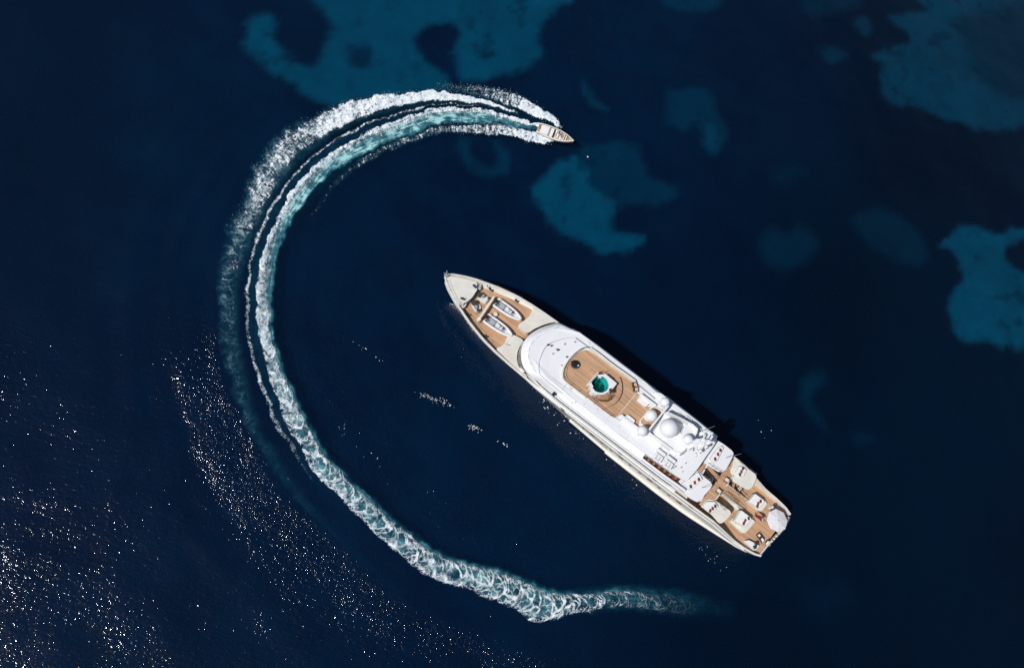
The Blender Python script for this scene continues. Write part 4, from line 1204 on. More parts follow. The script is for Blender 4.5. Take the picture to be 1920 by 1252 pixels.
# crossbeam
a, b = Vector(at(1253.5, 759.5, 13.0)), Vector(at(1208, 816.5, 13.0))
g = G(); g.box((a + b) / 2, (b - a).length, .30, .34, math.atan2((b - a).y, (b - a).x)); arch = yb(g, 'arch_crossbeam', 'white', bevel=.05)
for q in (a.lerp(b, .06), a.lerp(b, .94)):
    g = G(); g.box((q.x, q.y, 12.05), .5, .42, 1.72, YANG); yb(g, 'arch_leg', 'white', arch, bevel=.04)


def radome(x, y, z, r, ped, zb, name='radome'):
    c = at(x, y, z)
    g = G().lathe((c[0], c[1], z), [(r * .78, -r * .72), (r * .93, -r * .42), (r * .985, -r * .15), (r, .02)] + [(r * math.cos(t), r * math.sin(t)) for t in np.linspace(.06, math.pi / 2 - .01, 12)], 40)
    o = yb(g, name, 'dome', smooth=True, auto=1.0)
    g = G().lathe((c[0], c[1], zb), [(ped * 1.15, 0), (ped * 1.1, .12), (ped, .2), (ped, z - r * .7 - zb)], 24)
    yb(g, 'pedestal', 'white', o, smooth=True)
    g = G().lathe((c[0], c[1], z - r * .16), [(r * .97, -.03), (r * 1.012, -.02), (r * 1.012, .02), (r * .97, .03)], 40)
    yb(g, 'dome_seam', 'white', o, smooth=True)


radome(1254.5, 802.5, 14.1, 1.58, 1.1, 12.33)
radome(1221, 778.6, 12.75, 1.0, .62, 11.28)
radome(1204.3, 807.5, 13.5, 0.86, .42, 11.2)
radome(1247, 753.3, 13.4, 0.78, .42, 11.2)
radome(1290, 823.5, 14.4, 0.86, .5, 13.43)

# ---- mast
mb = np.array(at(1300, 832, 13.3)); mz = 13.25
def mp(du, dv, z):
    p = mb[:2] + AX * du + PT * dv
    return (p[0], p[1], z)
g = G()
g.loft([[mp(1.0, .28, mz), mp(1.0, -.28, mz), mp(-1.0, -.4, mz), mp(-1.0, .4, mz)], [mp(.1, .2, 17.0), mp(.1, -.2, 17.0), mp(-1.0, -.26, 17.0), mp(-1.0, .26, 17.0)], [mp(-.2, .12, 18.4), mp(-.2, -.12, 18.4), mp(-.9, -.12, 18.4), mp(-.9, .12, 18.4)]])
mast = yb(g, 'radar_mast', 'white', bevel=.03)
for z, w, du in ((15.3, 2.6, -.5), (16.5, 2.1, -.5), (17.8, 1.3, -.6)):
    g = G(); c = mp(du, 0, z); g.box(c, .34, w * 2, .14, YANG); yb(g, 'yardarm', 'white', mast, bevel=.03)
for du, dv, z, L, an in ((.5, 0, 15.9, 2.6, .9), (.1, 0, 17.3, 1.9, 2.1), (-.5, 1.5, 15.75, 1.4, .3)):
    g = G(); c = mp(du, dv, z); g.box(c, L, .2, .16, YANG + an); g.lathe((c[0], c[1], z - .5), [(.26, 0), (.26, .3), (.12, .36), (.12, .46)], 12); yb(g, 'radar_scanner', 'white', mast, bevel=.02)
for du, dv, z, r in ((-.5, 2.3, 15.75, .34), (-.5, -2.3, 15.75, .34), (-.6, 1.0, 18.1, .22), (-.6, -1.9, 16.9, .3), (-.5, 1.7, 16.9, .26), (-1.4, .2, 15.2, .3)):
    g = G(); c = mp(du, dv, z); g.lathe((c[0], c[1], z), [(r * .6, -.35), (r * .6, -.1), (r, 0), (r * .97, r * .35), (r * .7, r * .8), (.01, r * 1.02)], 14); yb(g, 'antenna_dome', 'dome', mast, smooth=True)
for du, dv, z in ((-.6, 0, 18.4), (-.5, 1.9, 16.6), (-.5, -1.6, 16.6), (.0, .4, 17.0)):
    g = G(); c = mp(du, dv, z); g.tube([c, (c[0], c[1], z + 1.6)], .025, 5); yb(g, 'mast_aerial', 'steel', mast)
for k, (x, y, w, l, h, m) in enumerate(((1304, 836, .5, .9, .5, 'grey'), (1308.5, 841, .4, .7, .7, 'white'), (1311, 834, .5, 1.1, .9, 'white'), (1316, 840, .35, .8, .6, 'grey'), (1306.5, 830, .3, 1.0, .8, 'white'), (1313, 846.5, .9, .5, .5, 'white'), (1318, 833, .4, .6, 1.1, 'white'), (1321.5, 838.5, .3, .9, .8, 'grey'), (1302.5, 842, .3, .5, .3, 'dark'))):
    q = at(x, y, 11.2 + h); g = G(); g.box((q[0], q[1], 11.2 + h / 2), l, w, h, YANG + (.0 if k % 2 else 1.57), .9); yb(g, 'equipment_locker', m, bevel=.03)
# floodlight gantry on the starboard quarter
for x, y in ((1286.5, 782.5), (1290, 785), (1294, 788)):
    q = at(x, y, 11.6); g = G(); g.lathe((q[0], q[1], 11.2), [(.12, 0), (.1, .3), (.26, .36), (.3, .62), (.24, .7), (0, .7)], 12); yb(g, 'floodlight', 'white', smooth=True)
g = G(); g.tube([at(1285, 783.5, 11.25), at(1285, 783.5, 11.8), at(1300, 792.5, 11.8), at(1300, 792.5, 11.25)], .05, 6); yb(g, 'light_gantry', 'white')
g = G(); g.tube([at(1306.5, 795.5, 11.9), at(1312, 800, 12.2), at(1314.5, 805, 12.0), at(1316, 807.5, 11.3)], .09, 6); yb(g, 'davit_arm', 'white')
slab('quarter_locker', [(1317, 808), (1322, 804.5), (1330, 809.5), (1327, 818), (1321, 817)], 11.75, .6, 'white', .4, .05)
slab('quarter_locker', [(1332, 808.5), (1341, 816.5), (1338.5, 820), (1330, 813.5)], 11.6, .5, 'white', .3, .04)
g = G(); g.tube([at(1322.5, 811, 11.8), at(1321.5, 821, 11.8)], .1, 6); yb(g, 'locker_bar', 'grey')
# starboard roof edge coaming
g = G(); rr = []
for x, y in ((1264, 757.6), (1290, 776.6), (1314, 795.6), (1338, 815.2)):
    p = np.array(at(x, y, 11.2))
    rr.append([(p[0], p[1], 11.2), (p[0], p[1], 11.5), (p[0] + PT[0] * .75, p[1] + PT[1] * .75, 11.5), (p[0] + PT[0] * .75, p[1] + PT[1] * .75, 11.2)])
g.loft(rr); yb(g, 'roof_edge_coaming', 'white', bevel=.04)
slab('roof_quarter_fairing', [(1225.5, 732.5), (1240, 737.5), (1252, 746.5), (1242, 746)], 11.75, .5, 'white', .2, .05)

# roof fittings
for x, y in ((1233.5, 858), (1252.5, 870.8)):
    q = at(x, y, 12.1)
    g = G(); g.box((q[0], q[1], 12.1), 1.55, 1.25, .09, YANG); hatch = yb(g, 'raised_hatch', 'white', bevel=.03)
    for a_ in (-1, 1):
        for b_ in (-1, 1):
            c = (q[0] + AX[0] * .62 * a_ + PT[0] * .5 * b_, q[1] + AX[1] * .62 * a_ + PT[1] * .5 * b_)
            yb(G().box((c[0], c[1], 11.64), .09, .09, .85, YANG), 'hatch_leg', 'grey', hatch)
        c = (q[0] + AX[0] * .30 * a_, q[1] + AX[1] * .30 * a_)
        yb(G().box((c[0], c[1], 12.16), .10, .8, .03, YANG), 'hatch_slot', 'grey', hatch)
    yb(G().box((q[0] + PT[0] * .35, q[1] + PT[1] * .35, 12.165), .9, .07, .03, YANG), 'hatch_slot', 'grey', hatch)
    yb(G().box((q[0] - PT[0] * 1.15, q[1] - PT[1] * 1.15, 11.9), 1.7, .5, .5, YANG), 'vent_box', 'white', bevel=.06)
for x, y, s, m in ((1027, 646.5, .35, 'dark'), (1033.5, 648, .3, 'dark'), (1043, 655, .28, 'grey'), (1046, 656, .35, 'dark'), (1036, 663, .2, 'grey'), (1062.5, 669, .3, 'dark'), (1058, 645, .25, 'grey'), (1077.5, 641, .25, 'grey'), (1052, 685, .18, 'grey'), (1073, 755, .16, 'grey'), (1262, 877, .2, 'grey'), (1277, 876, .22, 'grey'), (1285, 868, .2, 'grey'), (1266, 874.5, .3, 'grey'), (1226, 735.5, .2, 'grey'), (1279, 884, .16, 'grey')):
    q = at(x, y, 11.25)
    g = G(); g.lathe((q[0], q[1], 11.2), [(s * .5, 0), (s * .45, .1), (s * .3, .16), (s * .4, .3), (0, .34)], 9); yb(g, 'roof_fitting', m, smooth=True)
g = G(); g.tube([at(1219.5, 820, 11.3), at(1232, 828, 11.35), at(1238.5, 835, 11.3), at(1240, 840, 11.25)], .03, 5); yb(g, 'roof_cable', 'grey')
g = G(); q = at(1038.5, 738.5, 9.9); g.box((q[0], q[1], 9.95), .55, .5, .5, YANG); yb(g, 'navigation_light_box', 'black', bevel=.04)
# whip aerials
for x, y, z in ((1361, 858, 8.9), (1316, 914, 8.9), (1313.5, 808.5, 11.3)):
    q = at(x, y, z)
    g = G(); g.tube([(q[0], q[1], z), (q[0], q[1], z + 2.5), (q[0], q[1], z + 5.2)], [.045, .035, .02], 6); g.cyl((q[0], q[1], z), .09, .06, .3, 8); yb(g, 'whip_aerial', 'grey')
# things stowed in the port walkway: rail posts and folded boards
for k in range(13):
    t = k / 12
    x, y = 1209 + (1269 - 1209) * t, 859.5 + (899.5 - 859.5) * t
    q = at(x, y, 9.0)
    g = G(); g.box((q[0], q[1], 9.25), .42, .5 if k % 2 else .32, .7, YANG + (.5 if k % 3 else -.4)); yb(g, 'stowed_board', 'copper' if k % 2 else 'wicker', bevel=.02)

# ---- aft wings of the three decks
def wing(pts, z, th, mat):
    return slab('deck_wing', pts, z, th, mat, .75, .07)


wing([(1333, 824), (1346, 825), (1358, 832.5), (1373, 844.3), (1376.3, 850), (1371.5, 862.5), (1361, 881), (1351, 885.5), (1340, 879.5), (1325, 869.5), (1310, 858)], 8.95, .38, 'white')
wing([(1271, 900), (1285, 888), (1308, 880), (1320, 893), (1333, 903), (1336, 909), (1332, 916.5), (1314.5, 935.5), (1308.5, 941), (1290, 931.5)], 8.95, .38, 'white')
wing([(1376, 860), (1381, 862), (1406.7, 880.5), (1417.5, 888.8), (1419, 895), (1415.6, 904), (1408.6, 916), (1402, 918), (1383, 907.5), (1373.5, 899.8), (1375.4, 892), (1371, 886), (1370.4, 879.5), (1374, 872)], 6.42, .34, 'cream')
wing([(1316, 947), (1322.4, 938.5), (1329, 934.3), (1336, 936), (1344, 938.5), (1369.5, 957), (1371.5, 962.5), (1366, 970), (1360.5, 976), (1351, 982.5), (1333, 962), (1315, 949)], 6.42, .34, 'cream')
# upper deck floor behind the rail line
slab('upper_deck_planking', [(1311, 945), (1345, 899), (1370, 862), (1380, 866), (1375, 893), (1363, 910.5), (1353.5, 920.5), (1343, 936), (1330, 948), (1318, 950)], 6.16, .2, 'teak', 0, 0)
slab('bridge_deck_planking', [(1300, 893), (1312, 876), (1338, 838), (1348, 842), (1325, 869), (1318.5, 879), (1316, 889), (1308, 900)], 8.70, .2, 'teak', 0, 0)
# bulkheads under the decks
for z0, z1, u, n_ in ((6.2, 8.55, 17.6, 'aft_bulkhead'), (3.2, 6.0, 14.6, 'aft_bulkhead')):
    g = G(); c = Wd(u + .6, 0, (z0 + z1) / 2); g.box(c, .25, 9.0 if z0 > 5 else 8.4, z1 - z0, YANG); bkh = yb(g, n_, 'white')
    for dv in (-2.2, 0, 2.2):
        c = Wd(u + .46, dv, z0 + 1.1); yb(G().box(c, .05, 1.7, 2.0, YANG), 'sliding_door', 'glass', bkh)
# white beams at the edge of the upper deck
for a, b in (((1375, 891.5), (1362.5, 910.5)), ((1353.8, 920.5), (1342.8, 935.5))):
    p, q = Vector(at(*a, 6.75)), Vector(at(*b, 6.75))
    g = G(); g.box((p + q) / 2 - Vector((0, 0, .25)), (p - q).length, .2, .6, math.atan2((q - p).y, (q - p).x)); yb(g, 'deck_edge_beam', 'cream', bevel=.04)
# stairs from the upper deck to the aft deck
sa, sb = np.array(at(1358, 915.5, 6.15)), np.array(at(1397, 946, 3.3))
dirs = (sb - sa)[:2]; run = np.linalg.norm(dirs); dirs /= run; nrm = np.array([-dirs[1], dirs[0]])
sang = math.atan2(dirs[1], dirs[0])
NST = 13
for k in range(NST):
    t = (k + .5) / NST
    c = sa[:2] + dirs * run * t
    z = 6.1 - (6.1 - 3.3) * (k + 1) / NST
    g = G(); g.box((c[0], c[1], z), run / NST + .04, 1.75, .07, sang); yb(g, 'stair_tread', 'teak')
for s in (-1, 1):
    p, q = sa[:2] + nrm * s * .93, sb[:2] + nrm * s * .93
    g = G(); g.loft([[(p[0], p[1], 6.2), (p[0], p[1], 5.6), (p[0] + nrm[0] * s * .12, p[1] + nrm[1] * s * .12, 5.6), (p[0] + nrm[0] * s * .12, p[1] + nrm[1] * s * .12, 6.2)], [(q[0], q[1], 3.6), (q[0], q[1], 3.2), (q[0] + nrm[0] * s * .12, q[1] + nrm[1] * s * .12, 3.2), (q[0] + nrm[0] * s * .12, q[1] + nrm[1] * s * .12, 3.6)]])
    yb(g, 'stair_string', 'cream')
    g = G(); g.tube([(p[0], p[1], 6.1), (p[0], p[1], 7.05), (q[0], q[1], 4.2), (q[0], q[1], 3.25)], .035, 6); yb(g, 'stair_handrail', 'wicker')
railing([(1356, 921), (1358, 918.5), (1381, 941.5), (1378, 944.5)], 4.6, .9, 'stair_guardrail', .9, 'wicker', r=.03)
railing([(1378, 907), (1372, 913), (1381, 925), (1393, 931), (1390, 934)], 4.6, .9, 'stair_guardrail', .9, 'wicker', r=.03)
slab('stair_side_platform', [(1354.5, 924), (1357.5, 922.5), (1378, 944), (1387, 953), (1382, 956.5), (1373, 946)], 4.0, .8, 'cream', .15, .04)
slab('stair_head_planking', [(1375, 902), (1379, 906), (1374, 922), (1372, 916)], 5.2, .15, 'teak', 0, 0)
# stair flights between upper and bridge deck
for a, b in (((1327, 868), (1349, 893)), ((1321, 879), (1343, 903))):
    p, q = np.array(at(*a, 8.7)), np.array(at(*b, 6.2))
    g = G(); g.loft([[(p[0], p[1], 8.9), (p[0], p[1], 8.5), (p[0] + .1, p[1] + .1, 8.5), (p[0] + .1, p[1] + .1, 8.9)], [(q[0], q[1], 6.5), (q[0], q[1], 6.2), (q[0] + .1, q[1] + .1, 6.2), (q[0] + .1, q[1] + .1, 6.5)]]); yb(g, 'stair_string', 'wicker')
for k in range(9):
    t = (k + .5) / 9
    a, b = np.array(at(1324, 873.5, 8.7)), np.array(at(1346, 898, 6.2))
    c = a + (b - a) * t
    g = G(); g.box((c[0], c[1], 8.6 - 2.4 * (k + 1) / 9.5), .32, 1.2, .06, math.atan2((b - a)[1], (b - a)[0])); yb(g, 'stair_tread', 'teak')
railing([(1327, 869), (1333, 874), (1338, 878), (1349, 884)], 8.9, .85, 'wing_railing', .8, 'wicker', r=.025)
railing([(1320, 893), (1333, 903.5)], 8.9, .85, 'wing_railing', .8, 'steel', r=.025)
railing([(1344, 941), (1358, 958)], 6.4, .8, 'wing_railing', .8, 'dark', r=.025)
railing([(1384, 866), (1417, 890)], 6.4, .8, 'wing_railing', 1.2, 'steel', r=.025)
# blocks on the aft deck under the sun pads, bulwark shapes
slab('aft_deck_plinth', [(1369, 977), (1377, 967), (1410, 972), (1416.5, 976), (1413, 982), (1398.5, 998.5), (1393.5, 999)], 3.95, .75, 'cream', .5, .06)
slab('aft_deck_plinth', [(1404, 943), (1418, 925), (1436, 939), (1439, 944), (1428, 958.5), (1423, 957)], 3.95, .75, 'cream', .4, .06)
# mooring lockers at the quarters
for pts, hs_ in (([(1397.5, 1013.5), (1404, 1011.5), (1414.7, 1017), (1423.5, 1021.5), (1423, 1025), (1416, 1032.5)], [(1415, 1025.5), (1417.5, 1019.5)]), ([(1445.5, 951.5), (1451, 945.5), (1457, 949.5), (1455, 954), (1449, 954)], [(1452.5, 948)])):
    lk = slab('mooring_locker', pts, 4.15, .95, 'white', .3, .05)
    for x, y in hs_:
        q = at(x, y, 4.2); yb(G().lathe((q[0], q[1], 4.15), [(.34, 0), (.3, .06), (.14, .12), (.14, .3), (.24, .36), (.2, .44), (0, .45)], 12), 'capstan', 'dark', lk, smooth=True)
# stern rail and gangway
sp_ = [(1480, 969), (1474.5, 983), (1466, 996), (1456, 1006), (1444, 1018), (1436, 1028), (1426, 1040)]
railing(sp_, 4.0, .35, 'stern_railing', .9, 'steel', r=.03)
g = G(); rr = []
for x, y in sp_:
    p = np.array(at(x, y, 3.9)); rr.append([(p[0], p[1], 3.2), (p[0], p[1], 3.95), (p[0] + AX[0] * .22, p[1] + AX[1] * .22, 3.95), (p[0] + AX[0] * .22, p[1] + AX[1] * .22, 3.2)])
g.loft(rr); yb(g, 'transom_coaming', 'cream', bevel=.03)
for x, y in ((1456, 1004), (1451, 1009.5), (1447, 1014)):
    q = at(x, y, 4.2); g = G(); g.ball((q[0], q[1], 4.25), .2, 10, 1.3); yb(g, 'stern_fender', 'blush', smooth=True)

# ================================================================== things aboard
def local(g, name, mat, parent, **kw):
    return g.build(name, mat, parent, None, **kw)


# sun pads with loose cushions
PADS = [('uppermost starboard', 'wing beside the mast', [(1330, 860.3), (1345, 840), (1353, 835.3), (1357, 839.5), (1343.5, 866), (1338.5, 867)], 8.95, [((1350.7, 843.8), 'maroon'), ((1346, 851.3), 'red'), ((1340.8, 860.3), 'maroon')]),
        ('uppermost port', 'wing under the roof edge', [(1277, 906), (1292.5, 918.5), (1296.5, 918.5), (1317.5, 898.5), (1309, 884.5)], 8.95, [((1295, 911.8), 'charcoal'), ((1302.5, 904.5), 'red'), ((1310.2, 898.6), 'maroon')]),
        ('middle starboard', 'wing by the stairs', [(1378.5, 886), (1389.4, 894.6), (1394, 893), (1400, 880.5), (1394, 876), (1386.5, 873)], 6.42, [((1393, 878), 'maroon'), ((1390, 884), 'red'), ((1387.2, 889.4), 'charcoal')]),
        ('middle port', 'wing beside the hull', [(1317, 949), (1329, 959.3), (1333.5, 961), (1338, 959.5), (1347, 949.5), (1340.5, 940), (1324, 940)], 6.42, [((1341, 948.6), 'charcoal'), ((1336, 953), 'red'), ((1331.4, 957.2), 'maroon')]),
        ('lowest starboard', 'aft deck near the umbrella', [(1403.5, 939.7), (1415.7, 924.8), (1433, 937.8), (1432.5, 942), (1425, 950.5), (1421.5, 951.3)], 4.55, [((1426, 939.3), 'maroon'), ((1421.6, 943.4), 'red'), ((1420, 948.6), 'charcoal')]),
        ('lowest port', 'aft deck beside the red flag', [(1377.3, 976), (1389.7, 955.5), (1408.2, 969.8), (1409, 973), (1399, 986), (1396, 987.3)], 4.55, [((1403.6, 971.4), 'charcoal'), ((1397.2, 975.6), 'red'), ((1394.3, 981), 'maroon')])]
CN = {'red': 'bright red', 'maroon': 'dark maroon', 'charcoal': 'charcoal'}
cush = None
for nm, where, pts, z, cs in PADS:
    P = rounded(px3(pts, z + .42), .22)
    c = np.mean(np.array(P), axis=0)
    root = empty('sun_pad', (c[0], c[1], z + .005), 0, f'white sun pad, {nm} of six, on the {where}', 'sun pad', 'sun pads on the aft decks')
    org = (c[0], c[1], z + .005)
    sc = lambda k, zz: [(c[0] + (p[0] - c[0]) * k, c[1] + (p[1] - c[1]) * k, zz) for p in P]
    zb = z + .005
    if z < 5:
        zb = 3.952; root.location.z = 3.952; org = (c[0], c[1], 3.952)
    G().prism(sc(1.03, zb + .16 if z > 5 else z + .1), zb).build('base', 'cream', root, org, bevel=.03)
    G().prism(sc(1.0, z + .42), (zb + .163) if z > 5 else z + .103).build('mattress', 'pad', root, org, bevel=.08, seg=3)
    # piping seam across the mattress
    a, b = np.array(P[0]), np.array(P[len(P) // 2])
    G().tube([(p[0], p[1], z + .42) for p in sc(.99, 0)], .018, 4, closed=True).build('piping', 'grey', root, org)
    for k, ((x, y), m) in enumerate(cs):
        q = at(x, y, z + .5)
        key = m
        g = G()
        n_ = 8
        rings = []
        for zz, kk in ((-.10, .30), (-.06, .86), (0, 1.0), (.06, .86), (.10, .30)):
            rings.append([(.30 * kk * math.copysign(abs(math.cos(t)) ** .5, math.cos(t)), .21 * kk * math.copysign(abs(math.sin(t)) ** .5, math.sin(t)), zz) for t in np.linspace(0, 2 * math.pi, 16, endpoint=False)])
        g.loft(rings)
        o = g.build('cushion', m, None, smooth=True)
        o.location = (q[0], q[1], z + .42 + .105); o.rotation_euler = (.12, .0, YANG + math.pi / 2 + .5 + random.uniform(-.35, .35))
        pos = ('nearest the upper right', 'in the middle of the row', 'nearest the lower left')[k]
        tag(o, f'{CN[m]} scatter cushion {pos} on the {nm} sun pad', 'cushion', 'scatter cushions on the sun pads')


def armchair(nm, x, y, z, ang, cm, label, double=False):
    q = at(x, y, z)
    r = empty('armchair', (q[0], q[1], z), ang, label, 'armchair', 'wicker armchairs on the decks')
    for sx in (-.36, .36):
        for sy in (-.36, .36):
            local(G().box((sx, sy, .14), .08, .08, .28), 'leg', 'wicker', r)
    local(G().box((0, 0, .32), .86, .86, .1), 'seat_frame', 'wicker', r, bevel=.02)
    local(G().box((.41, 0, .58), .1, .86, .42), 'backrest', 'wicker', r, bevel=.03)
    for s in (-1, 1):
        local(G().box((-.05, .41 * s, .48), .8, .1, .22), 'armrest', 'wicker', r, bevel=.03)
    local(G().box((-.08, 0, .44), .68, .68, .14), 'seat_cushion', cm, r, bevel=.05)
    return r


TOW = YANG + math.pi
armchair('a', 1361.3, 900.3, 6.17, TOW + .1, 'blush', 'dark wicker armchair with pale cushion at the starboard deck edge beam')
armchair('b', 1345.8, 920.8, 6.17, TOW - .1, 'blush', 'dark wicker armchair with pale cushion at the port deck edge beam')
armchair('c', 1385.5, 915.3, 3.25, TOW + 1.1, 'blush', 'dark wicker armchair with pale cushion below the middle starboard wing')
armchair('d', 1188.3, 722.5, 11.30, TOW - 2.4, 'tan', 'dark wicker armchair with tan cushion, the upper of two at the sundeck corner')
armchair('e', 1190.3, 730.3, 11.30, TOW - 2.6, 'tan', 'dark wicker armchair with tan cushion, the lower of two at the sundeck corner')

# double lounger on the aft deck
q = at(1424.5, 1008, 3.23)
r = empty('lounger', (q[0], q[1], 3.225), YANG - .35, 'dark wicker lounger with two white cushions on the aft deck', 'lounger')
local(G().box((0, 0, .22), 1.75, .75, .12), 'frame', 'wicker', r, bevel=.03)
for sx in (-.75, .75):
    for sy in (-.3, .3):
        local(G().box((sx, sy, .08), .08, .08, .16), 'leg', 'wicker', r)
local(G().box((-.45, 0, .36), .62, .56, .16), 'seat_cushion', 'pad', r, bevel=.05)
local(G().box((.50, 0, .36), .45, .5, .16), 'head_cushion', 'pad', r, bevel=.05)
for s in (-1, 1):
    local(G().box((.03, .36 * s, .42), 1.2, .09, .3), 'armrest', 'wicker', r, bevel=.02)
local(G().box((.86, 0, .5), .1, .75, .5), 'backrest', 'wicker', r, bevel=.03)
# round basket chair at the stern
q = at(1438.5, 1018.5, 3.23)
r = empty('basket_chair', (q[0], q[1], 3.225), YANG + 2.3, 'round dark basket chair with a white seat by the stern rail', 'armchair')
local(G().lathe((0, 0, 0), [(.42, 0), (.46, .1), (.55, .32), (.5, .34), (.4, .3)], 20), 'basket', 'wicker', r, smooth=True)
local(G().lathe((0.0, 0, .3), [(.42, 0), (.47, .08), (.4, .17), (.01, .2)], 20), 'seat_cushion', 'pad', r, smooth=True)
g = G(); rr = []
for t in np.linspace(-1.2, 1.2, 12):
    rr.append([(-.5 * math.cos(t), .5 * math.sin(t), .3), (-.58 * math.cos(t), .58 * math.sin(t), .3), (-.66 * math.cos(t), .66 * math.sin(t), .85), (-.58 * math.cos(t), .58 * math.sin(t), .85)])
g.loft(rr); local(g, 'backrest', 'wicker', r)

# black round fire table on the sundeck
q = at(1078, 683, 11.8)
r = empty('round_table', (q[0], q[1], 11.295), 0, 'round glossy black table on the forward sundeck planking', 'table')
local(G().lathe((0, 0, 0), [(.55, 0), (.55, .08), (.4, .14), (.4, .48)], 28), 'pedestal', 'black', r, smooth=True)
local(G().lathe((0, 0, .46), [(.70, 0), (.76, .03), (.76, .09), (.67, .12), (.02, .13)], 36), 'table_top', 'black', r, smooth=True)
for k in range(16):
    a = YANG + math.pi / 2 + (k - 7.5) * .17
    local(G().box((.63 * math.cos(a), .63 * math.sin(a), .60), .09, .03, .03, a), 'rim_stud', 'grey', r)
q2 = at(1084, 685.3, 12.0)
o = G().lathe((0, 0, 0), [(.09, 0), (.13, .16), (.12, .2), (.01, .17)], 14).build('ice_bucket', 'white', None, smooth=True)
o.location = (q2[0], q2[1], 11.295 + .585)
tag(o, 'small white bucket standing on the rim of the black round table', 'bucket')

# umbrella
q = at(1456, 975.5, 5.7)
r = empty('umbrella', (q[0], q[1], 3.225), YANG + .2, 'large off-white octagonal umbrella shading the stern corner', 'umbrella')
local(G().lathe((0, 0, 0), [(.42, 0), (.42, .08), (.1, .12), (.06, .3)], 16), 'base', 'dark', r, smooth=True)
local(G().tube([(0, 0, .1), (0, 0, 3.2)], .035, 8), 'pole', 'steel', r)
g = G(); R_ = 2.0
a8 = [k * math.pi / 4 + math.pi / 8 for k in range(8)]
rings = []
for f in (0.03, .25, .5, .75, 1.0):
    ring = []
    for k in range(8):
        for t in (0, .5):
            A_, B_ = np.array([math.cos(a8[k]), math.sin(a8[k])]), np.array([math.cos(a8[(k + 1) % 8]), math.sin(a8[(k + 1) % 8])])
            p = (A_ * (1 - t) + B_ * t) * R_ * f
            sag = .03 if t else 0
            ring.append((p[0], p[1], 3.1 - .40 * f ** 1.25 - sag * f))
    rings.append(ring)
g.loft(rings, True, False)
rim = [(p[0], p[1], p[2] - .12) for p in rings[-1]]
g.loft([rings[-1], rim], True, False)
local(g, 'canopy', 'canvas', r, smooth=True, auto=.05)
local(G().lathe((0, 0, 3.08), [(.12, 0), (.1, .06), (.03, .1), (.02, .2), (.0, .21)], 10), 'finial', 'grey', r, smooth=True)
for k in range(8):
    local(G().tube([(0, 0, 3.04), (R_ * .97 * math.cos(a8[k]), R_ * .97 * math.sin(a8[k]), 2.64)], .018, 4), 'rib', 'steel', r)

# ensign on its staff
b0 = np.array(at(1411, 971, 4.0)); zf = 6.1
r = empty('ensign', (b0[0], b0[1], 3.955), 0, 'red ensign with a blue and white corner, drooping from its staff by the stern', 'flag')
tip = np.array(at(1416, 968.8, 6.2)) - [b0[0], b0[1], 3.955]
local(G().tube([(0, 0, 0), tuple(tip + [0, 0, .15])], .035, 8), 'staff', 'copper', r)
e0 = tip; e1 = np.array(at(1436, 979.5, 5.4)) - [b0[0], b0[1], 3.955]
nu, nv = 20, 10
def fp(s, t):
    p = e0 * (1 - s) + e1 * s
    dr = np.array([.22, .80, -.34]) * (1.0 - .25 * s)
    p = p + dr * t * 1.0
    w = .10 * math.sin(s * 9 + t * 2) + .05 * math.sin(s * 17 + 1)
    return p + np.array([.25 * w, w, .4 * w])
def cloth(name, s0, s1, t0, t1, m, off=0.0, par=None, n=10):
    v = [fp(s0 + (s1 - s0) * i / n, t0 + (t1 - t0) * j / 6) + np.array([-off * .3, -off, off * 1.2]) for i in range(n + 1) for j in range(7)]
    f = [(i * 7 + j, i * 7 + j + 1, (i + 1) * 7 + j + 1, (i + 1) * 7 + j) for i in range(n) for j in range(6)]
    return local(G().add(v, f), name, m, par or r, smooth=True)
cl = cloth('flag_cloth', 0, .62, 0, 1, 'flagred', n=16)
cloth('flag_corner', .62, 1.0, 0, 1.0, 'flagblue', n=10)
for s0, s1, t0, t1, m in ((.62, 1, .42, .58, 'flagwhite'), (.78, .86, 0, 1, 'flagwhite'), (.64, .72, .05, .3, 'flagwhite'), (.9, .98, .7, .95, 'flagwhite')):
    cloth('flag_stripe', s0, s1, t0, t1, m, .012, cl)


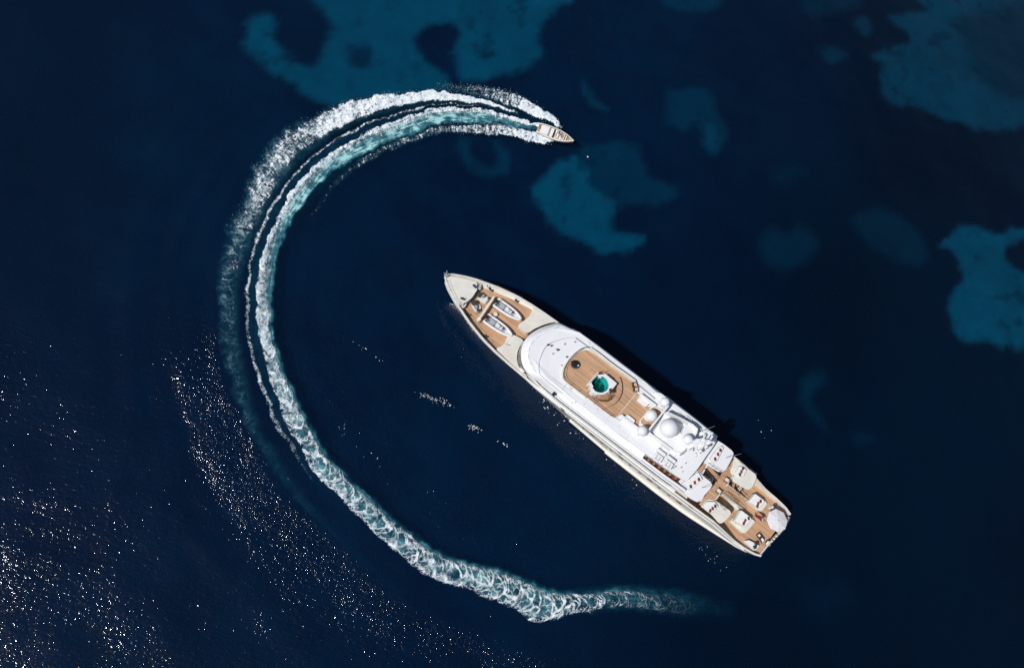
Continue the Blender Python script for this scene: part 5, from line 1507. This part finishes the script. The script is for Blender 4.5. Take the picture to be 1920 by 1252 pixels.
# rigid inflatable tenders on the foredeck
def make_rib(label, stern, nose, extra):
    a, b = np.array(at(*stern, 6.9)), np.array(at(*nose, 6.9))
    L = np.linalg.norm((b - a)[:2]); ang = math.atan2((b - a)[1], (b - a)[0])
    r = empty('tender_boat', (a[0], a[1], 6.145), ang, label, 'tender', 'tenders stowed on the foredeck')
    k = L / 6.0
    hw_ = .78
    path = [(-.05, hw_), (.6, hw_ + .02), (2.2, hw_ + .02), (3.6, hw_ * .93), (4.6, hw_ * .72), (5.3, hw_ * .42), (5.72, .12)]
    pts = [(x * k, y, .62 + .22 * (x / 6) ** 2) for x, y in path]
    full = [tuple(p) for p in spline(pts + [(p[0], -p[1], p[2]) for p in pts[::-1]], 5)]
    nf_ = len(full)
    rad = [.245 * (1 - .25 * abs(1 - 2 * i / (nf_ - 1)) ** 14) for i in range(nf_)]
    rad[0] = rad[-1] = .06; rad[1] = rad[-2] = .17
    local(G().tube(full, rad, 12), 'inflatable_tube', 'tube', r, smooth=True)
    hullpts = [(p[0], p[1] * .95) for p in full]
    top = [(x, y, .58) for x, y in hullpts]; mid = [(x * .97, y * .7, .25) for x, y in hullpts]; keel = [(x * .9 + .02, y * .08, .03) for x, y in hullpts]
    local(G().loft([keel, mid, top], False, False), 'hull', 'boathull', r, smooth=True)
    sole = [(x * k, y, .60) for x, y in [(.25, -.58), (4.3, -.52), (5.0, -.3), (5.35, 0), (5.0, .3), (4.3, .52), (.25, .58)]]
    local(G().prism(sole, .5), 'cockpit_sole', 'pale', r)
    local(G().prism([(4.35 * k, -.46, .80), (5.3 * k, -.16, .86), (5.5 * k, 0, .88), (5.3 * k, .16, .86), (4.35 * k, .46, .80)], .55), 'bow_locker', 'tube', r, bevel=.04)
    local(G().box((1.55 * k, -.02, .70), 1.0, .86, .2), 'stern_bench', 'pale', r, bevel=.04)
    for i in range(5):
        local(G().box(((1.15 + .2 * i) * k, -.02, .81), .03, .84, .02), 'bench_seam', 'grey', r)
    local(G().box((2.72 * k, .02, .80), .78, .62, .5), 'helm_seat', 'tube', r, bevel=.08)
    local(G().box((3.5 * k, 0, .86), .62, .56, .6, 0, .85), 'console', 'tube', r, bevel=.06)
    local(G().box((3.74 * k, -.02, 1.2), .08, .58, .3), 'windscreen', 'black', r, bevel=.02)
    local(G().tube([(3.3 * k + .16 * math.cos(t), .0 + .16 * math.sin(t), 1.2 + .05 * math.cos(t)) for t in np.linspace(0, 2 * math.pi, 12, endpoint=False)], .02, 5, True), 'steering_wheel', 'black', r)
    local(G().box((3.2 * k, .26, 1.0), .8, .09, .22), 'grab_rail', 'dark', r, bevel=.02)
    local(G().box((4.05 * k, -.02, .72), .5, .6, .1), 'bow_cushion', 'pale', r, bevel=.03)
    for s in (1, -1):
        g = G(); g.tube([(p[0], s * abs(p[1]) - s * .24, p[2] + .06) for p in [tuple(q) for q in spline(pts[:5], 4)]][2:], .032, 5); local(g, 'grab_line', 'black', r)
        local(G().ball((2.1 * k, s * .56, .84), .09, 8), 'cleat', 'black', r)
        local(G().ball((4.5 * k, s * .52, .9), .07, 8), 'cleat', 'black', r)
    en = local(G().box((-.05, .02, .95), .62, .46, .52, 0, .8), 'outboard_engine', 'black', r, bevel=.1, seg=3)
    local(G().box((-.08, .02, .5), .28, .16, .8), 'engine_leg', 'dark', en, bevel=.03)
    local(G().box((.42, .02, .74), .24, 1.0, .34), 'transom', 'dark', r, bevel=.03)
    local(G().box((.66, -.3, .76), .3, .3, .3), 'battery_box', 'grey', r, bevel=.03)
    local(G().tube([(.55, -.5, .75), (.55, -.5, 1.25), (.55, .5, 1.25), (.55, .5, .75)], .035, 6), 'roll_bar', 'steel', r)
    for s in (-1, 1):
        local(G().box((2.2 * k, .45 * s, .08), 2.6, .12, .16), 'cradle_bearer', 'grey', r)
    if extra:
        local(G().box((.1, .42, .82), .34, .28, .26), 'fuel_can', 'orange', r, bevel=.05)
    return r


make_rib('white inflatable tender nearest the starboard bulwark, black outboard, no red can', (929.5, 565), (977.5, 599.5), False)
make_rib('white inflatable tender nearer the port bulwark with a red fuel can at its stern', (911, 594.5), (960.5, 630), True)


# ================================================================== the speedboat
SA, SBW = np.array(at(1009.5, 238, 1.1)), np.array(at(1076.3, 264.5, 1.5))
BL = float(np.linalg.norm((SBW - SA)[:2])); BANG = math.atan2((SBW - SA)[1], (SBW - SA)[0])
boat = empty('speedboat', (SA[0], SA[1], 0.12), BANG, 'open white speedboat with teak deck, turning hard at the head of the foam wake', 'speedboat')
boat.rotation_euler = (0.06, -0.03, BANG)
BH = lambda f: float(np.interp(f, [0, .04, .2, .4, .6, .75, .86, .94, 1], [1.05, 1.2, 1.36, 1.42, 1.30, 1.0, .66, .32, .03]))
fs = np.r_[np.linspace(0, .9, 26), .93, .96, .985, 1.0]
g = G(); rings = []
for f in fs:
    x = f * BL; b = BH(f); zt = .95 + .35 * f * f
    half = [(x * .97, 0, -.45 + .75 * f ** 3), (x * .985, b * .72, -.05 + .5 * f ** 3), (x, b * .97, .5 + .3 * f * f), (x, b, zt), (x, max(b - .22, 0), zt + .03), (x, max(b - .24, 0), zt - .42 if f < .95 else zt - .05), (x, 0, zt - .44 if f < .95 else zt - .06)]
    rings.append(half + [(p[0], -p[1], p[2]) for p in half[-2:0:-1]])
g.loft(rings); local(g, 'hull', 'boathull', boat, smooth=True, auto=.5)


def bdeck(name, f0, f1, z, mat, ins, th=.05, bev=.0, n=10, w=None):
    ff = np.linspace(f0, f1, n)
    pts = [(f * BL, max(min(BH(f) - ins, w or 9), .02), z) for f in ff] + [(f * BL, -max(min(BH(f) - ins, w or 9), .02), z) for f in ff[::-1]]
    return local(G().prism(pts, z - th), name, mat, boat, bevel=bev)


bdeck('cockpit_planking', .03, .80, .60, 'teaklocal', .26)
bdeck('bow_planking', .80, .965, 1.24, 'teaklocal', .20, .25)
bdeck('swim_platform', .005, .07, .92, 'teaklocal', .12, .3)
bdeck('aft_locker', .055, .44, .80, 'teaklocal', .26, .3, .02)
bdeck('sun_mattress', .075, .30, 1.04, 'pad', .34, .23, .07)
bdeck('mattress_bolster', .305, .335, 1.06, 'grey', .36, .24, .02)
bdeck('rear_bench', .34, .425, 1.05, 'pad', .36, .25, .05)
bdeck('bench_edge', .43, .445, .98, 'black', .30, .3, .01)
for f, w_ in ((.13, .25), (.05, .2)):
    local(G().box((f * BL * .5, -.1 if w_ > .2 else .35, 1.0), .18, .5, .1, .5), 'stern_cleat', 'copper', boat)
local(G().box((.545 * BL, .05, .85), .55, 1.5, .5), 'helm_bench', 'pad', boat, bevel=.08)
local(G().box((.50 * BL, .05, 1.12), .16, 1.5, .5), 'bench_backrest', 'pad', boat, bevel=.06)
local(G().box((.69 * BL, .0, .86), .85, 1.25, .55), 'console', 'boathull', boat, bevel=.08)
local(G().box((.675 * BL, .0, 1.15), .6, .95, .06), 'dashboard', 'mauve', boat, bevel=.02)
local(G().box((.735 * BL, 0, 1.3), .06, 1.3, .36), 'windscreen', 'grey', boat, bevel=.02)
local(G().tube([(.628 * BL + .03 * math.sin(t), .3 + .19 * math.cos(t), 1.18 + .19 * math.sin(t)) for t in np.linspace(0, 2 * math.pi, 14, endpoint=False)], .02, 5, True), 'steering_wheel', 'black', boat)
local(G().box((.775 * BL, 0, .95), .32, 1.05, .35), 'bow_seat', 'pad', boat, bevel=.06)
local(G().box((.805 * BL, 0, 1.22), .07, 1.1, .12), 'seat_edge', 'black', boat)
local(G().box((.885 * BL, 0, 1.25), .06, 1.02, .03), 'bow_trim', 'boathull', boat)
for s in (1, -1):
    g = G(); g.tube([(f * BL, s * (BH(f) + .01), .92 + .35 * f * f - .08) for f in np.linspace(.01, .97, 24)], .035, 5); local(g, 'rubbing_band', 'copper', boat)
    g = G(); g.tube([(f * BL, s * (BH(f) - .27), .97 + .35 * f * f) for f in np.linspace(.05, .8, 20)], .06, 5); local(g, 'coaming_trim', 'teaklocal', boat)


def person(label, parts_at, rz, seat):
    """seated figure grown from one skinned skeleton; hair and clothes are children"""
    J = {'pelvis': (0, 0, .0), 'spine': (-.03, 0, .22), 'chest': (-.02, 0, .42), 'neck': (0, 0, .56), 'head0': (.03, 0, .64), 'head1': (.04, 0, .78),
         'ls': (-.01, .19, .50), 'le': (.16, .27, .30), 'lw': (.42, .20, .34), 'lh': (.50, .17, .36),
         'rs': (-.01, -.19, .50), 're': (.16, -.27, .30), 'rw': (.42, -.14, .36), 'rh': (.50, -.10, .38),
         'lhip': (.02, .10, -.01), 'lk': (.44, .14, .03), 'la': (.50, .13, -.38), 'lt': (.64, .14, -.42),
         'rhip': (.02, -.10, -.01), 'rk': (.44, -.14, .03), 'ra': (.50, -.13, -.38), 'rt': (.64, -.14, -.42)}
    Rr = {'pelvis': .15, 'spine': .13, 'chest': .16, 'neck': .058, 'head0': .085, 'head1': .10, 'ls': .075, 'le': .05, 'lw': .034, 'lh': .04, 'rs': .075, 're': .05, 'rw': .034, 'rh': .04,
          'lhip': .10, 'lk': .066, 'la': .043, 'lt': .04, 'rhip': .10, 'rk': .066, 'ra': .043, 'rt': .04}
    E_ = [('pelvis', 'spine'), ('spine', 'chest'), ('chest', 'neck'), ('neck', 'head0'), ('head0', 'head1'), ('chest', 'ls'), ('ls', 'le'), ('le', 'lw'), ('lw', 'lh'), ('chest', 'rs'), ('rs', 're'), ('re', 'rw'), ('rw', 'rh'),
          ('pelvis', 'lhip'), ('lhip', 'lk'), ('lk', 'la'), ('la', 'lt'), ('pelvis', 'rhip'), ('rhip', 'rk'), ('rk', 'ra'), ('ra', 'rt')]
    names = list(J)
    vs = [J[n_] for n_ in names]; rad = [Rr[n_] for n_ in names]; es = [(names.index(a), names.index(b)) for a, b in E_]
    for side_, sy in (('lh', 1), ('rh', -1)):                      # five fingers closing on the wheel
        hx, hy, hz = J[side_]
        for k, (dy, ln) in enumerate(((.028, .065), (.01, .075), (-.008, .07), (-.026, .055))):
            i0 = len(vs)
            vs += [(hx + .03, hy + dy, hz + .02), (hx + .03 + ln * .6, hy + dy, hz + .015), (hx + .02 + ln * .7, hy + dy, hz - .03)]
            rad += [.011, .010, .009]
            es += [(names.index(side_), i0), (i0, i0 + 1), (i0 + 1, i0 + 2)]
        i0 = len(vs)
        vs += [(hx + .01, hy - sy * .045, hz + .01), (hx + .045, hy - sy * .06, hz - .01)]; rad += [.012, .010]
        es += [(names.index(side_), i0), (i0, i0 + 1)]
    me = bpy.data.meshes.new('person'); me.from_pydata(vs, es, [])
    o = bpy.data.objects.new('person', me); COL.objects.link(o)
    mod = o.modifiers.new('skin', 'SKIN'); mod.use_smooth_shade = True
    for i, v in enumerate(me.skin_vertices[0].data):
        v.radius = (rad[i], rad[i]); v.use_root = (i == 0)
    sub = o.modifiers.new('sub', 'SUBSURF'); sub.levels = 1; sub.render_levels = 1
    me.materials.append(MT['skin'])
    o.location = parts_at; o.rotation_euler = (0, 0, rz)
    tag(o, label, 'person')
    sh = G(); prof = [((-.02, 0, .02), .19, .165), ((-.03, 0, .22), .18, .15), ((-.02, 0, .40), .22, .16), ((-.01, 0, .50), .22, .13), ((0, 0, .55), .10, .09)]
    sh.loft([[(c[0] + b * math.cos(t), c[1] + a * math.sin(t), c[2]) for t in np.linspace(0, 2 * math.pi, 18, endpoint=False)] for c, a, b in prof])
    for s in (1, -1):
        sh.tube([(-.01, .17 * s, .50), (.08, .23 * s, .40), (.13, .26 * s, .33)], [.095, .085, .08], 10)
    sh.build('shirt', 'shirt', o, smooth=True)
    st_ = G()
    for s in (1, -1):
        st_.tube([(-.02, .09 * s, .0), (.15, .11 * s, .02), (.34, .13 * s, .03)], [.145, .12, .10], 10)
    st_.build('shorts', 'shorts', o, smooth=True)
    hr = G(); hr.lathe((.025, 0, .775), [(.118, -.05), (.125, .0), (.11, .06), (.07, .105), (.01, .12)], 16); hr.build('hair', 'hair', o, smooth=True)
    fc = G()
    for s in (1, -1):
        fc.ball((.135, .038 * s, .755), .013, 6)
    fc.build('eyes', 'black', o)
    ns = G(); ns.ball((.148, 0, .73), .02, 6, 1.4); ns.ball((.04, .112, .74), .025, 6, 1.3); ns.ball((.04, -.112, .74), .025, 6, 1.3); ns.build('nose_and_ears', 'skin', o, smooth=True)
    return o


def bpt(x, y, z):
    m = Matrix.Translation(boat.location) @ boat.rotation_euler.to_matrix().to_4x4()
    return m @ Vector((x, y, z))


pp = bpt(.565 * BL, .3, 1.21)
person('person in a dark shirt and white shorts steering the speedboat', pp, BANG, None)

# small white buoy
q = at(1102, 294.5)
r = empty('mooring_buoy', (q[0], q[1], -.05), 0, 'tiny white buoy floating over the pale sand patch near the speedboat', 'buoy')
local(G().ball((0, 0, .08), .17, 14), 'float', 'white', r, smooth=True)
local(G().tube([(0, 0, .2), (0, 0, .36)], .02, 6), 'eye', 'grey', r)

# white flecks painting in sun glints, with some foam, on the open water
g = G()
for px, py, rx, ry, ang, n_ in ((818, 750, 34, 6, .36, 70), (890, 802, 18, 6, .4, 30), (944, 832, 16, 4, .5, 12), (1035, 775, 40, 8, .85, 16), (1075, 800, 20, 9, .7, 8), (690, 660, 45, 6, .6, 9), (640, 800, 22, 14, 1.0, 7), (700, 860, 30, 10, .5, 6), (1330, 1040, 40, 16, .55, 12), (1180, 900, 60, 14, .7, 6), (1430, 800, 30, 18, .8, 4)):
    for k in range(n_):
        a, b = rng.normal(0, .5, 2)
        x = px + a * rx * math.cos(ang) - b * ry * math.sin(ang); y = py + a * rx * math.sin(ang) + b * ry * math.cos(ang)
        c = at(x, y, .12); r_ = .025 + .045 * rng.random() ** 2; e = rng.random() * 3.14; st_ = 1 + rng.random()
        ring = [(c[0] + r_ * st_ * math.cos(t) * math.cos(e) - r_ * math.sin(t) * math.sin(e), c[1] + r_ * st_ * math.cos(t) * math.sin(e) + r_ * math.sin(t) * math.cos(e), c[2]) for t in np.linspace(0, 6.283, 6, endpoint=False)]
        g.loft([[(p[0], p[1], -.1) for p in ring], ring])
tag(g.build('glint_and_foam_flecks', bpy.data.materials['spray_and_glint_white']), kind='stuff', label='small white flecks set in for sun glints and foam on the open water')
